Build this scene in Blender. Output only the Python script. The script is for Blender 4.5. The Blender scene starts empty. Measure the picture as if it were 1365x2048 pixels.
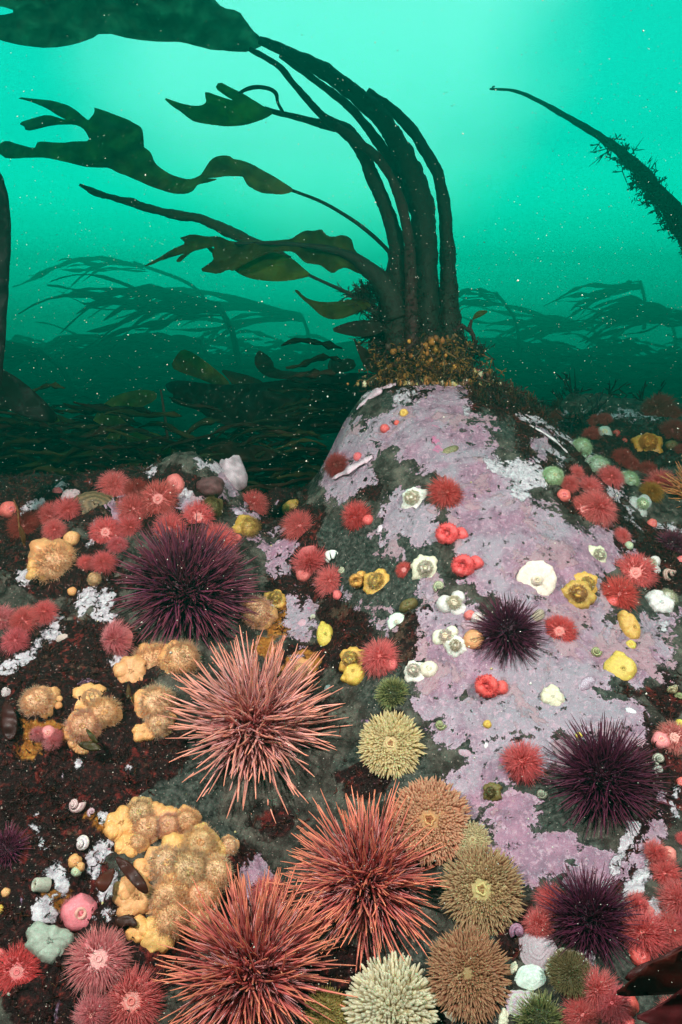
import bpy, math, random
import numpy as np
from mathutils import Vector, Matrix
from mathutils.bvhtree import BVHTree
R = math.radians
S = bpy.context.scene
COL = S.collection

# ------------------------------------------------------------------ camera
PITCH = 15.0
FPX = 1024 / math.tan(R(35))            # focal length in photograph pixels
cam_d = bpy.data.cameras.new('camera')
cam_d.sensor_fit = 'VERTICAL'; cam_d.angle = R(70); cam_d.clip_start = 0.02; cam_d.clip_end = 400
cam = bpy.data.objects.new('camera', cam_d); COL.objects.link(cam)
cam.rotation_euler = (R(90 - PITCH), 0, 0)
S.camera = cam
cs, sn = math.cos(R(PITCH)), math.sin(R(PITCH))
def ray(px, py):
    u = (px - 682.5) / FPX; v = (1024 - py) / FPX
    return Vector((u, cs + v * sn, -sn + v * cs))
def at(px, py, D):                        # a point at depth D along the view axis
    return ray(px, py) * D
def proj(P):                              # (N,3) -> photograph pixels, used for growth patterns on the rock
    d = P[:, 1] * cs - P[:, 2] * sn
    d = np.maximum(d, 0.05)
    v = (P[:, 1] * sn + P[:, 2] * cs) / d
    return 682.5 + FPX * P[:, 0] / d, 1024 - FPX * v, d

# ------------------------------------------------------------------ world: light falling through green water
W = bpy.data.worlds.new('World'); S.world = W; W.use_nodes = True
nt = W.node_tree; nt.nodes.clear()
def N(nt, t, **k):
    n = nt.nodes.new(t)
    for a, b in k.items(): setattr(n, a, b)
    return n
out = N(nt, 'ShaderNodeOutputWorld')
sky = N(nt, 'ShaderNodeTexSky', sky_type='NISHITA', sun_disc=False)
sky.sun_elevation = R(62); sky.sun_rotation = R(-20)
bg1 = N(nt, 'ShaderNodeBackground'); bg1.inputs['Strength'].default_value = 0.05
tint = N(nt, 'ShaderNodeMix', data_type='RGBA', blend_type='MULTIPLY'); tint.inputs[0].default_value = 1
tint.inputs[7].default_value = (0.03, 0.85, 0.62, 1)
nt.links.new(sky.outputs[0], tint.inputs[6]); nt.links.new(tint.outputs[2], bg1.inputs['Color'])
tc = N(nt, 'ShaderNodeTexCoord'); sp = N(nt, 'ShaderNodeSeparateXYZ'); nt.links.new(tc.outputs['Generated'], sp.inputs[0])
rp = N(nt, 'ShaderNodeValToRGB'); nt.links.new(sp.outputs['Z'], rp.inputs[0])
e = rp.color_ramp.elements
e[0].position = 0.0; e[0].color = (0.0, 1.1, 0.72, 1)
e[1].position = 1.0; e[1].color = (0.0, 0.05, 0.04, 1)
for p, c in ((0.025, (0.0, 2.1, 1.40)), (0.06, (0.0, 2.8, 1.88)), (0.11, (0.0, 1.65, 1.08)), (0.20, (0.0, 0.86, 0.60)), (0.33, (0.005, 0.70, 0.49)), (0.42, (0.02, 0.34, 0.24)), (0.6, (0.0, 0.08, 0.06))):
    x = e.new(p); x.color = (*c, 1)
bg2 = N(nt, 'ShaderNodeBackground')
# the open water is brightest towards the sun, and dimmed behind the camera to keep green light off the reef
beh = N(nt, 'ShaderNodeMapRange', interpolation_type='SMOOTHSTEP'); beh.inputs[1].default_value = -.3; beh.inputs[2].default_value = .75
beh.inputs[3].default_value = .05; beh.inputs[4].default_value = 1.15
nt.links.new(sp.outputs['Y'], beh.inputs[0]); nt.links.new(beh.outputs[0], bg2.inputs['Strength'])
nt.links.new(rp.outputs[0], bg2.inputs['Color'])
# brighter water where the sun stands behind the surface
gl_d = ray(640, -30).normalized()
dot = N(nt, 'ShaderNodeVectorMath', operation='DOT_PRODUCT'); dot.inputs[1].default_value = gl_d
nt.links.new(tc.outputs['Generated'], dot.inputs[0])
mr = N(nt, 'ShaderNodeMapRange', interpolation_type='SMOOTHERSTEP'); mr.inputs[1].default_value = 0.966; mr.inputs[2].default_value = 1.02
mr.inputs[3].default_value = 0; mr.inputs[4].default_value = 0.46
nz = N(nt, 'ShaderNodeTexNoise'); nz.inputs['Scale'].default_value = 5; nz.inputs['Detail'].default_value = 3
nt.links.new(tc.outputs['Generated'], nz.inputs[0])
ad = N(nt, 'ShaderNodeMath', operation='MULTIPLY_ADD'); ad.inputs[1].default_value = 0.05; 
nt.links.new(nz.outputs[0], ad.inputs[0]); nt.links.new(dot.outputs['Value'], ad.inputs[2])
nt.links.new(ad.outputs[0], mr.inputs[0])
bg3 = N(nt, 'ShaderNodeBackground'); bg3.inputs['Color'].default_value = (0.55, 1.0, 0.88, 1)
nt.links.new(mr.outputs[0], bg3.inputs['Strength'])
a1 = N(nt, 'ShaderNodeAddShader'); a2 = N(nt, 'ShaderNodeAddShader')
nt.links.new(bg1.outputs[0], a1.inputs[0]); nt.links.new(bg2.outputs[0], a1.inputs[1])
nt.links.new(a1.outputs[0], a2.inputs[0]); nt.links.new(bg3.outputs[0], a2.inputs[1])
nt.links.new(a2.outputs[0], out.inputs['Surface'])

# ------------------------------------------------------------------ lights
def lamp(name, kind, loc, target, energy, color, **k):
    d = bpy.data.lights.new(name, kind); d.energy = energy; d.color = color
    for a, b in k.items(): setattr(d, a, b)
    o = bpy.data.objects.new(name, d); COL.objects.link(o); o.location = loc
    o.rotation_euler = (Vector(target) - Vector(loc)).to_track_quat('-Z', 'Y').to_euler()
    return o
sd = Vector((math.sin(R(-20)) * math.cos(R(62)), math.cos(R(-20)) * math.cos(R(62)), math.sin(R(62))))
lamp('sun', 'SUN', sd * 5, (0, 0, 0), 0.5, (0.12, 1.0, 0.78), angle=R(20))
# the photographer's two strobes, on arms either side of the housing
lamp('dive_strobe', 'SPOT', (-0.62, 0.16, 0.52), (-0.22, 0.86, -0.46), 104, (1.0, 0.90, 0.86), spot_size=R(86), spot_blend=1.0, shadow_soft_size=0.035)
lamp('dive_strobe', 'SPOT', (0.58, 0.16, 0.56), (0.26, 0.90, -0.40), 88, (1.0, 0.92, 0.88), spot_size=R(86), spot_blend=1.0, shadow_soft_size=0.035)

S.view_settings.view_transform = 'Standard'; S.view_settings.look = 'None'
S.view_settings.exposure = 0; S.view_settings.gamma = 1
cy = S.cycles
cy.max_bounces = 5; cy.diffuse_bounces = 3; cy.glossy_bounces = 2; cy.transmission_bounces = 3
cy.volume_bounces = 0; cy.transparent_max_bounces = 4; cy.use_adaptive_sampling = True; cy.adaptive_threshold = 0.02
cy.caustics_reflective = False; cy.caustics_refractive = False

# ------------------------------------------------------------------ noise
_rng = np.random.RandomState(7)
_perm = _rng.permutation(256); _perm = np.concatenate([_perm, _perm])
_g = _rng.uniform(0, 2 * np.pi, 256); _gx, _gy = np.cos(_g), np.sin(_g)
def pn(x, y):
    x = np.asarray(x, float); y = np.asarray(y, float)
    xi = np.floor(x).astype(int); yi = np.floor(y).astype(int); xf = x - xi; yf = y - yi
    u = xf**3 * (xf * (xf * 6 - 15) + 10); v = yf**3 * (yf * (yf * 6 - 15) + 10)
    def gr(ix, iy, dx, dy):
        h = _perm[_perm[ix & 255] + (iy & 255)]; return _gx[h] * dx + _gy[h] * dy
    a = gr(xi, yi, xf, yf); b = gr(xi + 1, yi, xf - 1, yf); c = gr(xi, yi + 1, xf, yf - 1); d = gr(xi + 1, yi + 1, xf - 1, yf - 1)
    return (a + u * (b - a)) * (1 - v) + (c + u * (d - c)) * v
def fbm(x, y, o=4, f=1.0, g=0.5):
    s = 0; a = 1
    for i in range(o): s = s + a * pn(x * f + 17.3 * i, y * f - 9.1 * i); f *= 2.03; a *= g
    return s

# ------------------------------------------------------------------ materials
MATS = {}
def mat(name, col=(.5, .5, .5), rough=.6, attr=False, trans=0.0, tcol=None, noise=0.0, nscale=40, bump=0.0, bscale=200, spec=.5, coat=0, tg=1.0):
    if name in MATS: return MATS[name]
    m = bpy.data.materials.new(name); m.use_nodes = True; MATS[name] = m
    t = m.node_tree; b = t.nodes['Principled BSDF']; o = t.nodes['Material Output']
    b.inputs['Roughness'].default_value = rough; b.inputs['Specular IOR Level'].default_value = spec
    if coat: b.inputs['Coat Weight'].default_value = coat
    geo = N(t, 'ShaderNodeTexCoord')
    if attr:
        src = N(t, 'ShaderNodeAttribute', attribute_name='Col').outputs['Color']
    else:
        r = N(t, 'ShaderNodeRGB'); r.outputs[0].default_value = (*col, 1); src = r.outputs[0]
    if noise:
        n = N(t, 'ShaderNodeTexNoise'); n.inputs['Scale'].default_value = nscale; n.inputs['Detail'].default_value = 4
        t.links.new(geo.outputs['Object'], n.inputs[0])
        q = N(t, 'ShaderNodeMapRange'); q.inputs[1].default_value = .3; q.inputs[2].default_value = .7
        q.inputs[3].default_value = 1 - noise; q.inputs[4].default_value = 1 + noise
        t.links.new(n.outputs[0], q.inputs[0])
        mx = N(t, 'ShaderNodeVectorMath', operation='SCALE'); t.links.new(src, mx.inputs[0]); t.links.new(q.outputs[0], mx.inputs['Scale']); src = mx.outputs[0]
    t.links.new(src, b.inputs['Base Color'])
    if bump:
        n = N(t, 'ShaderNodeTexNoise'); n.inputs['Scale'].default_value = bscale; n.inputs['Detail'].default_value = 3
        t.links.new(geo.outputs['Object'], n.inputs[0])
        bp = N(t, 'ShaderNodeBump'); bp.inputs['Strength'].default_value = bump; bp.inputs['Distance'].default_value = .002
        t.links.new(n.outputs[0], bp.inputs['Height']); t.links.new(bp.outputs[0], b.inputs['Normal'])
    if trans:
        tr = N(t, 'ShaderNodeBsdfTranslucent'); mxs = N(t, 'ShaderNodeMixShader'); mxs.inputs[0].default_value = trans
        if tcol: tr.inputs['Color'].default_value = (*tcol, 1)
        else:      # the light passes both faces of the thin body, so each face takes the root of the colour
            gm = N(t, 'ShaderNodeGamma'); gm.inputs[1].default_value = tg; t.links.new(src, gm.inputs[0]); t.links.new(gm.outputs[0], tr.inputs['Color'])
        t.links.new(b.outputs[0], mxs.inputs[1]); t.links.new(tr.outputs[0], mxs.inputs[2]); t.links.new(mxs.outputs[0], o.inputs['Surface'])
    return m

# ------------------------------------------------------------------ helpers for objects
def mesh_obj(name, V, F, m, parent=None, colr=None, smooth=True):
    """V (N,3) array, F list of arrays (faces of equal size each)"""
    me = bpy.data.meshes.new(name)
    V = np.asarray(V, np.float32)
    if not isinstance(F, (list, tuple)) or (len(F) and not isinstance(F[0], np.ndarray)): F = [np.asarray(F)]
    F = [f for f in F if len(f)]
    nl = sum(f.size for f in F); nf = sum(len(f) for f in F)
    me.vertices.add(len(V)); me.vertices.foreach_set('co', V.ravel())
    me.loops.add(nl); me.loops.foreach_set('vertex_index', np.concatenate([f.ravel() for f in F]).astype(np.int32))
    me.polygons.add(nf)
    st = []; k = 0
    for f in F: st.append(k + np.arange(len(f)) * f.shape[1]); k += f.size
    me.polygons.foreach_set('loop_start', np.concatenate(st).astype(np.int32))
    if smooth: me.polygons.foreach_set('use_smooth', np.ones(nf, bool))
    me.update(calc_edges=True)
    if colr is not None:
        a = me.color_attributes.new('Col', 'FLOAT_COLOR', 'POINT')
        c = np.ones((len(V), 4), np.float32); c[:, :3] = colr; a.data.foreach_set('color', c.ravel())
    me.materials.append(m)
    o = bpy.data.objects.new(name, me); COL.objects.link(o)
    if parent is not None: o.parent = parent
    return o
def tag(o, label=None, cat=None, group=None, kind=None):
    if label: o['label'] = label
    if cat: o['category'] = cat
    if group: o['group'] = group
    if kind: o['kind'] = kind
    return o
def empty(name, M, label, cat, group=None):
    o = bpy.data.objects.new(name, None); o.empty_display_size = .01; COL.objects.link(o); o.matrix_world = M
    return tag(o, label, cat, group)
class MB:
    def __init__(s): s.V = []; s.F = {}; s.C = []; s.n = 0
    def add(s, V, F, C=None):
        V = np.asarray(V, float)
        for f in (F if isinstance(F, list) else [F]):
            s.F.setdefault(f.shape[1], []).append(f + s.n)
        s.V.append(V); s.n += len(V)
        s.C.append(np.broadcast_to(np.asarray(C if C is not None else (.5, .5, .5), float), (len(V), 3)))
        return s
    def obj(s, name, m, parent=None, smooth=True):
        return mesh_obj(name, np.concatenate(s.V), [np.concatenate(f) for f in s.F.values()], m, parent, np.concatenate(s.C), smooth)
def grid_faces(nr, nc, wrap=True):
    i = np.arange(nr - 1)[:, None]; j = np.arange(nc if wrap else nc - 1)[None, :]
    j2 = (j + 1) % nc
    a = i * nc + j; b = i * nc + j2; c = (i + 1) * nc + j2; d = (i + 1) * nc + j
    return np.stack([a, b, c, d], -1).reshape(-1, 4)
def perp(d):
    a = np.where(np.abs(d[:, 2:3]) < .8, np.array([[0, 0, 1.]]), np.array([[1., 0, 0]]))
    u = np.cross(d, a); u /= np.linalg.norm(u, axis=1, keepdims=True) + 1e-9
    return u, np.cross(d, u)
def spikes(B, D, L, r, prof, sides=4, bend=None, cols=None):
    """many tapered curved tubes: base B, direction D, length L, radius r, profile [(t, k)] -> V (n,k*s,3), F (one), C"""
    B = np.asarray(B, float); n = len(B); D = D / (np.linalg.norm(D, axis=1, keepdims=True) + 1e-9)
    L = np.broadcast_to(L, (n,)); r = np.broadcast_to(r, (n,))
    u, w = perp(D); K = len(prof); V = np.zeros((n, K, sides, 3)); C = np.zeros((n, K, sides, 3))
    ph = np.arange(sides) * 2 * np.pi / sides
    for k, (t, q) in enumerate(prof):
        c = B + D * (L * t)[:, None]
        if bend is not None: c = c + bend * (L * t * t)[:, None]
        V[:, k] = c[:, None] + (r * q)[:, None, None] * (np.cos(ph)[None, :, None] * u[:, None] + np.sin(ph)[None, :, None] * w[:, None])
        if cols is not None:
            cc = cols(t)
            C[:, k] = cc[:, None, :] if np.ndim(cc) == 2 else cc
    return V.reshape(n, K * sides, 3), np.concatenate([grid_faces(K, sides)]), C.reshape(n, K * sides, 3)
def cap_faces(K, s): return np.arange((K - 1) * s, K * s)[None, :]
def add_spikes(mb, V, F, C):
    n, m, _ = V.shape
    FF = (F[None] + (np.arange(n) * m)[:, None, None]).reshape(-1, 4)
    mb.add(V.reshape(-1, 3), FF, C.reshape(-1, 3))
# ------------------------------------------------------------------ the reef: one height field for rock and sea bed
CP = [  # px, py, depth
 (-250,2100,.60),(-200,1700,.70),(-200,1400,.84),(-200,1150,1.02),(-200,960,1.22),
 (60,2048,.60),(60,1700,.70),(60,1400,.82),(60,1150,.98),(60,1010,1.10),(60,955,1.20),
 (250,2048,.60),(250,1700,.71),(250,1400,.83),(250,1150,.98),(250,1000,1.10),(250,945,1.17),
 (440,2048,.61),(440,1700,.72),(440,1400,.86),(440,1150,1.02),(440,1000,1.13),(440,925,1.19),
 (560,1750,.74),(560,1400,.89),(560,1180,1.04),(545,1050,1.20),(545,980,1.38),
 (660,2048,.61),(660,1700,.73),(660,1400,.87),(650,1200,1.0),(665,1080,1.06),(672,960,1.13),(690,860,1.20),(725,790,1.25),
 (850,2048,.60),(850,1750,.69),(850,1500,.78),(850,1250,.88),(850,1000,1.00),(850,860,1.10),(850,770,1.19),(850,745,1.25),
 (1020,2048,.58),(1020,1750,.67),(1020,1500,.76),(1020,1250,.86),(1020,1000,.99),(1020,860,1.12),(980,760,1.26),
 (1180,2048,.57),(1180,1750,.66),(1180,1500,.75),(1180,1250,.87),(1150,1040,.99),(1130,900,1.14),(1080,830,1.24),
 (1320,2048,.56),(1320,1700,.67),(1320,1400,.80),(1320,1200,.93),(1300,1050,1.10),(1260,950,1.28),(1290,870,1.48),(1320,820,1.62),(1180,850,1.55),(1200,825,1.62),(1130,800,1.75),
 (1500,2048,.56),(1500,1600,.70),(1500,1300,.86),(1500,1050,1.12),(1500,880,1.45),(1500,820,1.65),
]
WP = [(-1.3,1.5,-.50),(-.9,1.5,-.48),(-.5,1.5,-.48),(-.25,1.55,-.55),(-.16,1.75,-.55),(.05,1.62,-.42),(.2,1.65,-.40),(0,2.0,-.72),(.4,2.1,-.62),(.8,2.1,-.55),(1.3,2.1,-.55),
      (-.6,2.0,-.55),(-1.2,2.1,-.6),(.42,1.62,-.36),(.3,1.9,-.55), (-.11,1.42,-.45),(-.14,1.25,-.47),
      (-.6,.2,-.72),(0,.2,-.72),(.6,.2,-.72),(-1.3,.5,-.6),(-1.3,1.0,-.38),(1.3,.5,-.55),(1.3,1.0,-.35)]
cpw = np.array([tuple(at(*c)) for c in CP] + WP)
def _k(r): return r * r * np.log(r + 1e-9)
_X = cpw[:, :2]; _n = len(_X)
_A = _k(np.linalg.norm(_X[:, None] - _X[None], axis=2)) + np.eye(_n) * 2e-4
_P = np.c_[np.ones(_n), _X]; _M = np.block([[_A, _P], [_P.T, np.zeros((3, 3))]])
_w = np.linalg.solve(_M, np.r_[cpw[:, 2], 0, 0, 0])
def base_h(x, y):
    sh = x.shape; x = x.ravel(); y = y.ravel(); z = _w[_n] + _w[_n + 1] * x + _w[_n + 2] * y
    for i in range(_n): z = z + _w[i] * _k(np.hypot(x - _X[i, 0], y - _X[i, 1]))
    return z.reshape(sh)
def sstep(a, b, t):
    t = np.clip((t - a) / (b - a), 0, 1); return t * t * (3 - 2 * t)
def height(x, y):
    far = -1.02 + .14 * fbm(x * .6, y * .6, 3) + .05 * fbm(x * 3, y * 3, 3)
    w = sstep(2.4, 2.0, y) * sstep(-.1, .25, y) * sstep(1.55, 1.25, np.abs(x))
    z = np.where(w > 0, base_h(np.clip(x, -1.5, 1.5), np.clip(y, .1, 2.3)), -1.)
    z = z * w + far * (1 - w) 
    # small relief: broken bedding that runs down to the lower right on the sides, smoother on the mound
    u = x * .8 + y * .6; v = -x * .6 + y * .8
    rough = .50 + .9 * sstep(.0, -.25, x) + .6 * sstep(.38, .6, x)
    n1 = fbm(x * 7, y * 7, 4)
    rd = 1 - np.abs(fbm(u * 5 + 3, v * 16, 3)) * 2.2
    cr = np.clip(rd - .78, 0, 1) * 4.5
    stp = fbm(u * 3, v * 9 + 5, 2); stp = (np.floor(stp * 5) + sstep(.35, .65, stp * 5 - np.floor(stp * 5))) / 5
    z = z + rough * (.016 * n1 + .014 * stp - .010 * np.clip(cr, 0, 1)) + .0026 * fbm(x * 60, y * 60, 3) * (.4 + rough * .8) + .0035 * fbm(x * 22 + 4, y * 22, 3)
    return z
def axis(lo, d0, d1, hi, step, gr=1.09):
    a = list(np.arange(d0, d1, step)); s = step
    while a[-1] < hi: s *= gr; a.append(a[-1] + s)
    s = step; b = [d0]
    while b[-1] > lo: s *= gr; b.append(b[-1] - s)
    return np.array(b[::-1][:-1] + a)
ax = axis(-15, -.95, .95, 15, .0045); ay = axis(-3.5, .30, 1.75, 16, .0045)
GX, GY = np.meshgrid(ax, ay); GZ = height(GX, GY)
TV = np.c_[GX.ravel(), GY.ravel(), GZ.ravel()]
TF = grid_faces(len(ay), len(ax), False)
# growth on the rock, as masks kept on the mesh: pink crust, white crust, dark red film, orange sponge film
px, py, dd = proj(TV); near = TV[:, 1] < 1.9
def field(L, soft=1.0):
    f = np.full(len(px), -1.5)
    for cx, cy_, rx, ry, an in L:
        c, s = math.cos(R(an)), math.sin(R(an)); dx, dy = px - cx, py - cy_
        q = np.hypot((dx * c + dy * s) / rx, (-dx * s + dy * c) / ry)
        f = np.maximum(f, np.clip((1 - q) * min(rx, ry) / 28.0, -1.5, 1.5))
    return np.where(near, f, -1.5)
PINK = [(870,870,95,75,0),(930,930,60,60,0),(960,985,90,60,10),(1010,1060,130,90,20),(1060,1120,150,110,20),(700,890,55,50,60),(700,950,50,45,0),(680,975,42,30,0),(790,860,60,40,0),
 (820,1030,65,50,0),(780,1090,40,22,30),(850,1060,50,30,0),(910,1250,60,75,80),(890,1330,50,100,0),(870,1400,45,60,0),(1000,1330,90,90,0),(1080,1250,110,80,0),(1100,1330,110,70,0),
 (1180,1100,60,60,40),(1250,1110,60,22,40),(1180,1220,45,45,0),(1210,1290,70,60,0),(1290,1300,50,70,30),(1060,1420,110,60,0),(960,1440,70,60,0),(900,1480,30,30,0),(1170,1420,60,60,20),(1240,1440,70,45,45),(1330,1300,30,70,10),
 (1000,1520,60,50,0),(1080,1500,90,40,0),(930,1560,60,45,0),(930,1600,55,40,0),(1020,1620,70,42,-15),(990,1600,60,25,-10),(1040,1700,110,45,20),(1110,1690,60,40,0),(1060,1740,60,25,0),(1180,1750,60,50,-40),
 (860,1180,35,28,60),(760,1235,30,20,45),(775,1250,22,28,0),(890,800,50,40,0),(960,870,35,38,0),(650,900,40,30,60),(1085,890,20,35,20),(590,1230,22,60,0),(620,1220,20,45,0),(500,1040,40,22,60),(570,1110,22,50,0),(240,1030,22,45,10),(380,1000,26,22,0),(460,950,30,40,0),(545,1110,20,40,-15),
 (690,1185,22,14,20),(520,1750,32,40,20),(600,1250,26,30,0),(1320,1600,14,22,0),(1300,1690,22,50,15),(110,1560,18,12,0)]
WHITE = [(180,1200,45,24,-45),(205,1215,26,36,30),(95,1265,48,18,-45),(20,1330,46,18,-20),(300,935,18,16,0),(400,935,22,12,0),(145,965,24,9,-25),(60,1018,24,13,0),(50,1150,16,18,40),(62,1175,8,8,0),(185,1080,9,30,10),(370,980,14,14,0),(240,1320,30,22,30),
 (1050,950,42,30,20),(1035,975,28,22,0),(1110,910,22,12,35),(740,775,55,14,-30),(1100,855,60,9,30),(1120,870,45,7,30),(1232,985,26,20,40),(1250,1000,30,8,60),(985,925,12,10,0),(930,820,9,14,-20),(810,790,22,14,0),(780,760,16,10,0),
 (205,1640,14,40,20),(200,1710,22,65,15),(215,1770,18,45,20),(85,1690,11,45,-25),(120,1760,22,40,-35),(85,1820,36,36,30),(215,1825,14,14,0),(260,1540,18,14,20),(160,1530,12,8,0),(1340,1060,30,10,10),(1265,960,14,10,20),(1180,920,14,14,0),(1330,1240,14,24,0),(1250,1690,12,26,30),
 (1210,1770,60,9,-55),(1235,1720,10,40,30),(1140,1925,55,25,-20),(1290,1740,16,60,40),(1300,1830,50,40,0),(1270,1770,22,22,0),(1100,820,0.1,0.1,0),(1230,830,85,8,0),(840,762,20,9,0),(1350,1600,8,20,0),(190,1830,10,10,0),(450,930,18,14,0),(1280,1580,12,10,0),(1000,930,14,8,0)]
DARK = [(110,980,330,75,0),(110,1130,170,70,20),(130,1350,190,130,0),(110,1560,200,160,20),(60,1750,150,160,0),(150,1900,170,180,0),(330,1500,60,60,0),(330,1000,140,70,0),(600,1330,45,60,0),(680,1250,45,90,-20),(640,1440,50,60,0),
 (745,985,38,30,0),(680,962,22,14,0),(770,1030,20,14,0),(1180,980,90,60,40),(1230,1060,70,50,50),(1320,1120,60,70,0),(1000,800,110,40,25),(900,775,120,28,0),(1080,890,50,45,40),(1190,1340,18,60,10),(1265,1420,20,60,-30),(1340,1390,40,50,0),(1190,1480,20,40,0),(1320,1540,50,90,0),(1290,1660,20,90,25),(1180,1800,30,120,40),(1040,1870,60,50,0),
 (820,1290,30,60,0),(860,1240,25,30,0),(720,1560,60,40,0),(560,1640,60,40,0),(470,1750,60,60,0),(700,1950,120,60,0),(330,1900,60,90,0),(590,1150,60,130,10),(560,1000,60,80,10),(800,870,14,14,0),(930,935,14,40,10),(1230,880,140,55,10),(780,1450,30,30,0),(960,1400,14,60,-30),(1120,1380,16,12,0)]
TEAL = [(350,1600,90,130,20),(420,1700,70,60,0),(760,1150,130,110,0),(690,1090,70,50,30),(1000,820,90,50,30),(790,790,60,30,20),(1090,900,50,60,30),(770,1540,100,60,0),(1100,1620,90,60,0),(980,1560,60,60,0),(960,1500,40,80,0),(1150,1720,60,60,0),(1240,1960,130,80,-20),(1250,890,130,50,0),(990,1880,60,60,0),(770,1370,60,60,0),(340,1520,40,30,0),(900,1440,30,60,0),(1280,1240,40,40,0),(1220,1380,40,60,0),(600,1750,40,30,0),(820,1920,90,50,0)]
ORNG = [(560,1250,45,45,0),(600,1330,30,40,0),(860,720,90,32,0),(530,1290,30,30,0),(90,1460,60,20,20),(60,1500,40,30,0),(205,1645,24,16,20),(80,1640,12,18,0),(100,1800,30,16,0),(560,1210,30,24,0)]
masks = [field(L) for L in (PINK, WHITE, DARK, TEAL, ORNG)]
rockm = bpy.data.materials.new('encrusted_rock'); rockm.use_nodes = True
def rock_nodes(m):
    t = m.node_tree; b = t.nodes['Principled BSDF']; L = t.links
    def V(n, *a, **k):
        x = N(t, n, **k)
        for i, s in enumerate(a):
            if s is None: continue
            if hasattr(s, 'is_output') or isinstance(s, bpy.types.NodeSocket): L.new(s, x.inputs[i])
            else: x.inputs[i].default_value = s
        return x
    pos = N(t, 'ShaderNodeTexCoord').outputs['Object']
    def noise(scale, det=5, rough=.6, dist=0, off=0):
        mp = pos
        if off:
            vm = V('ShaderNodeVectorMath', pos, (off, off * .7, -off), operation='ADD'); mp = vm.outputs[0]
        n = N(t, 'ShaderNodeTexNoise'); n.inputs['Scale'].default_value = scale; n.inputs['Detail'].default_value = det
        n.inputs['Roughness'].default_value = rough; n.inputs['Distortion'].default_value = dist; L.new(mp, n.inputs['Vector']); return n.outputs[0]
    def attr(nm): return N(t, 'ShaderNodeAttribute', attribute_name=nm).outputs['Fac']
    def M(op, a, b_=None, c=None): return V('ShaderNodeMath', a, b_, c, operation=op).outputs[0]
    def edge(field, nz, amp, w, bias=0.):
        f = M('MULTIPLY_ADD', M('SUBTRACT', nz, .5), amp, field)
        q = N(t, 'ShaderNodeMapRange', interpolation_type='SMOOTHSTEP'); q.inputs[1].default_value = -w + bias; q.inputs[2].default_value = w + bias
        L.new(f, q.inputs[0]); return q.outputs[0]
    def mix(f, a, b_):
        x = N(t, 'ShaderNodeMix', data_type='RGBA'); 
        (L.new(f, x.inputs[0]) if isinstance(f, bpy.types.NodeSocket) else setattr(x.inputs[0], 'default_value', f))
        for s, i in ((a, 6), (b_, 7)):
            if isinstance(s, bpy.types.NodeSocket): L.new(s, x.inputs[i])
            else: x.inputs[i].default_value = (*s, 1)
        return x.outputs[2]
    def ramp(f, pts):
        r = N(t, 'ShaderNodeValToRGB'); L.new(f, r.inputs[0]); e = r.color_ramp.elements
        e[0].position, e[0].color = pts[0][0], (*pts[0][1], 1); e[1].position, e[1].color = pts[-1][0], (*pts[-1][1], 1)
        for p, c in pts[1:-1]: z = e.new(p); z.color = (*c, 1)
        return r.outputs[0]
    nA = noise(14, 6, .62, .4); nB = noise(45, 6, .65, .2, 3.1); nC = noise(180, 4, .6, 0, 7.7); nD = noise(700, 3, .7, 0, 1.3); nE = noise(28, 7, .66, .3, 11.)
    base = ramp(nB, [(.32, (.010, .007, .006)), (.46, (.035, .030, .024)), (.58, (.085, .080, .064)), (.75, (.17, .155, .12))])
    teal = ramp(nC, [(.32, (.012, .013, .011)), (.5, (.040, .046, .038)), (.62, (.075, .082, .068)), (.78, (.14, .145, .12))])
    col = mix(edge(attr('teal'), nE, 2.2, .35), base, teal)
    dark = ramp(nC, [(.36, (.005, .0015, .0015)), (.54, (.016, .004, .004)), (.66, (.055, .009, .008)), (.82, (.15, .03, .02))])
    redp = edge(noise(30, 6, .68, .4, 111.), nC, .25, .03, .60); dark = mix(M('MULTIPLY', redp, .85), dark, ramp(nC, [(.3, (.03, .003, .003)), (.55, (.10, .010, .009)), (.75, (.24, .035, .025))]))
    brn = edge(noise(21, 6, .68, .4, 121.), nC, .25, .04, .62); dark = mix(M('MULTIPLY', brn, .7), dark, (.085, .050, .032))
    dk = edge(attr('dark'), nA, 5.5, .14, .05); col = mix(dk, col, dark)
    # loose patches of dark film and of pale mauve crust everywhere
    ext = edge(M('MULTIPLY', attr('near'), 1.0), nE, 7.0, .15, 1.6); 
    mauve = ramp(nB, [(.3, (.20, .11, .19)), (.55, (.33, .20, .31)), (.8, (.45, .32, .42))])
    lm = edge(noise(10, 8, .7, 1.5, 21.), noise(75, 4, .6, 0, 5.), .35, .03, .69); col = mix(M('MULTIPLY', lm, attr('near')), col, mauve)
    og = ramp(nC, [(.3, (.10, .03, .006)), (.55, (.32, .12, .02)), (.8, (.55, .30, .06))])
    col = mix(edge(attr('orange'), nA, 6.0, .15, .3), col, og)
    pink = ramp(nB, [(.28, (.17, .125, .165)), (.42, (.26, .155, .215)), (.55, (.34, .185, .26)), (.72, (.46, .25, .33))])
    pgrey = ramp(nA, [(.40, (.34, .36, .38)), (.6, (.42, .24, .34))])
    pink = mix(M('MULTIPLY', edge(noise(9, 4, .6, .5, 31.), nB, .5, .10, .50), .65), pink, (.33, .33, .37))
    pink = mix(M('MULTIPLY', edge(nC, nD, .4, .08, .60), .7), pink, (.55, .37, .45))
    pits = edge(noise(80, 6, .7, .0, 13.), nD, .12, .02, .365)
    pk = M('MULTIPLY', edge(attr('pink'), M('MULTIPLY_ADD', nE, .55, M('MULTIPLY', noise(60, 6, .7, .5, 41.), .45)), 7.0, .05, .12), pits)
    pk = M('MULTIPLY', pk, edge(noise(16, 7, .68, .7, 51.), nC, .15, .02, .355))
    col = mix(pk, col, pink)
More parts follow.
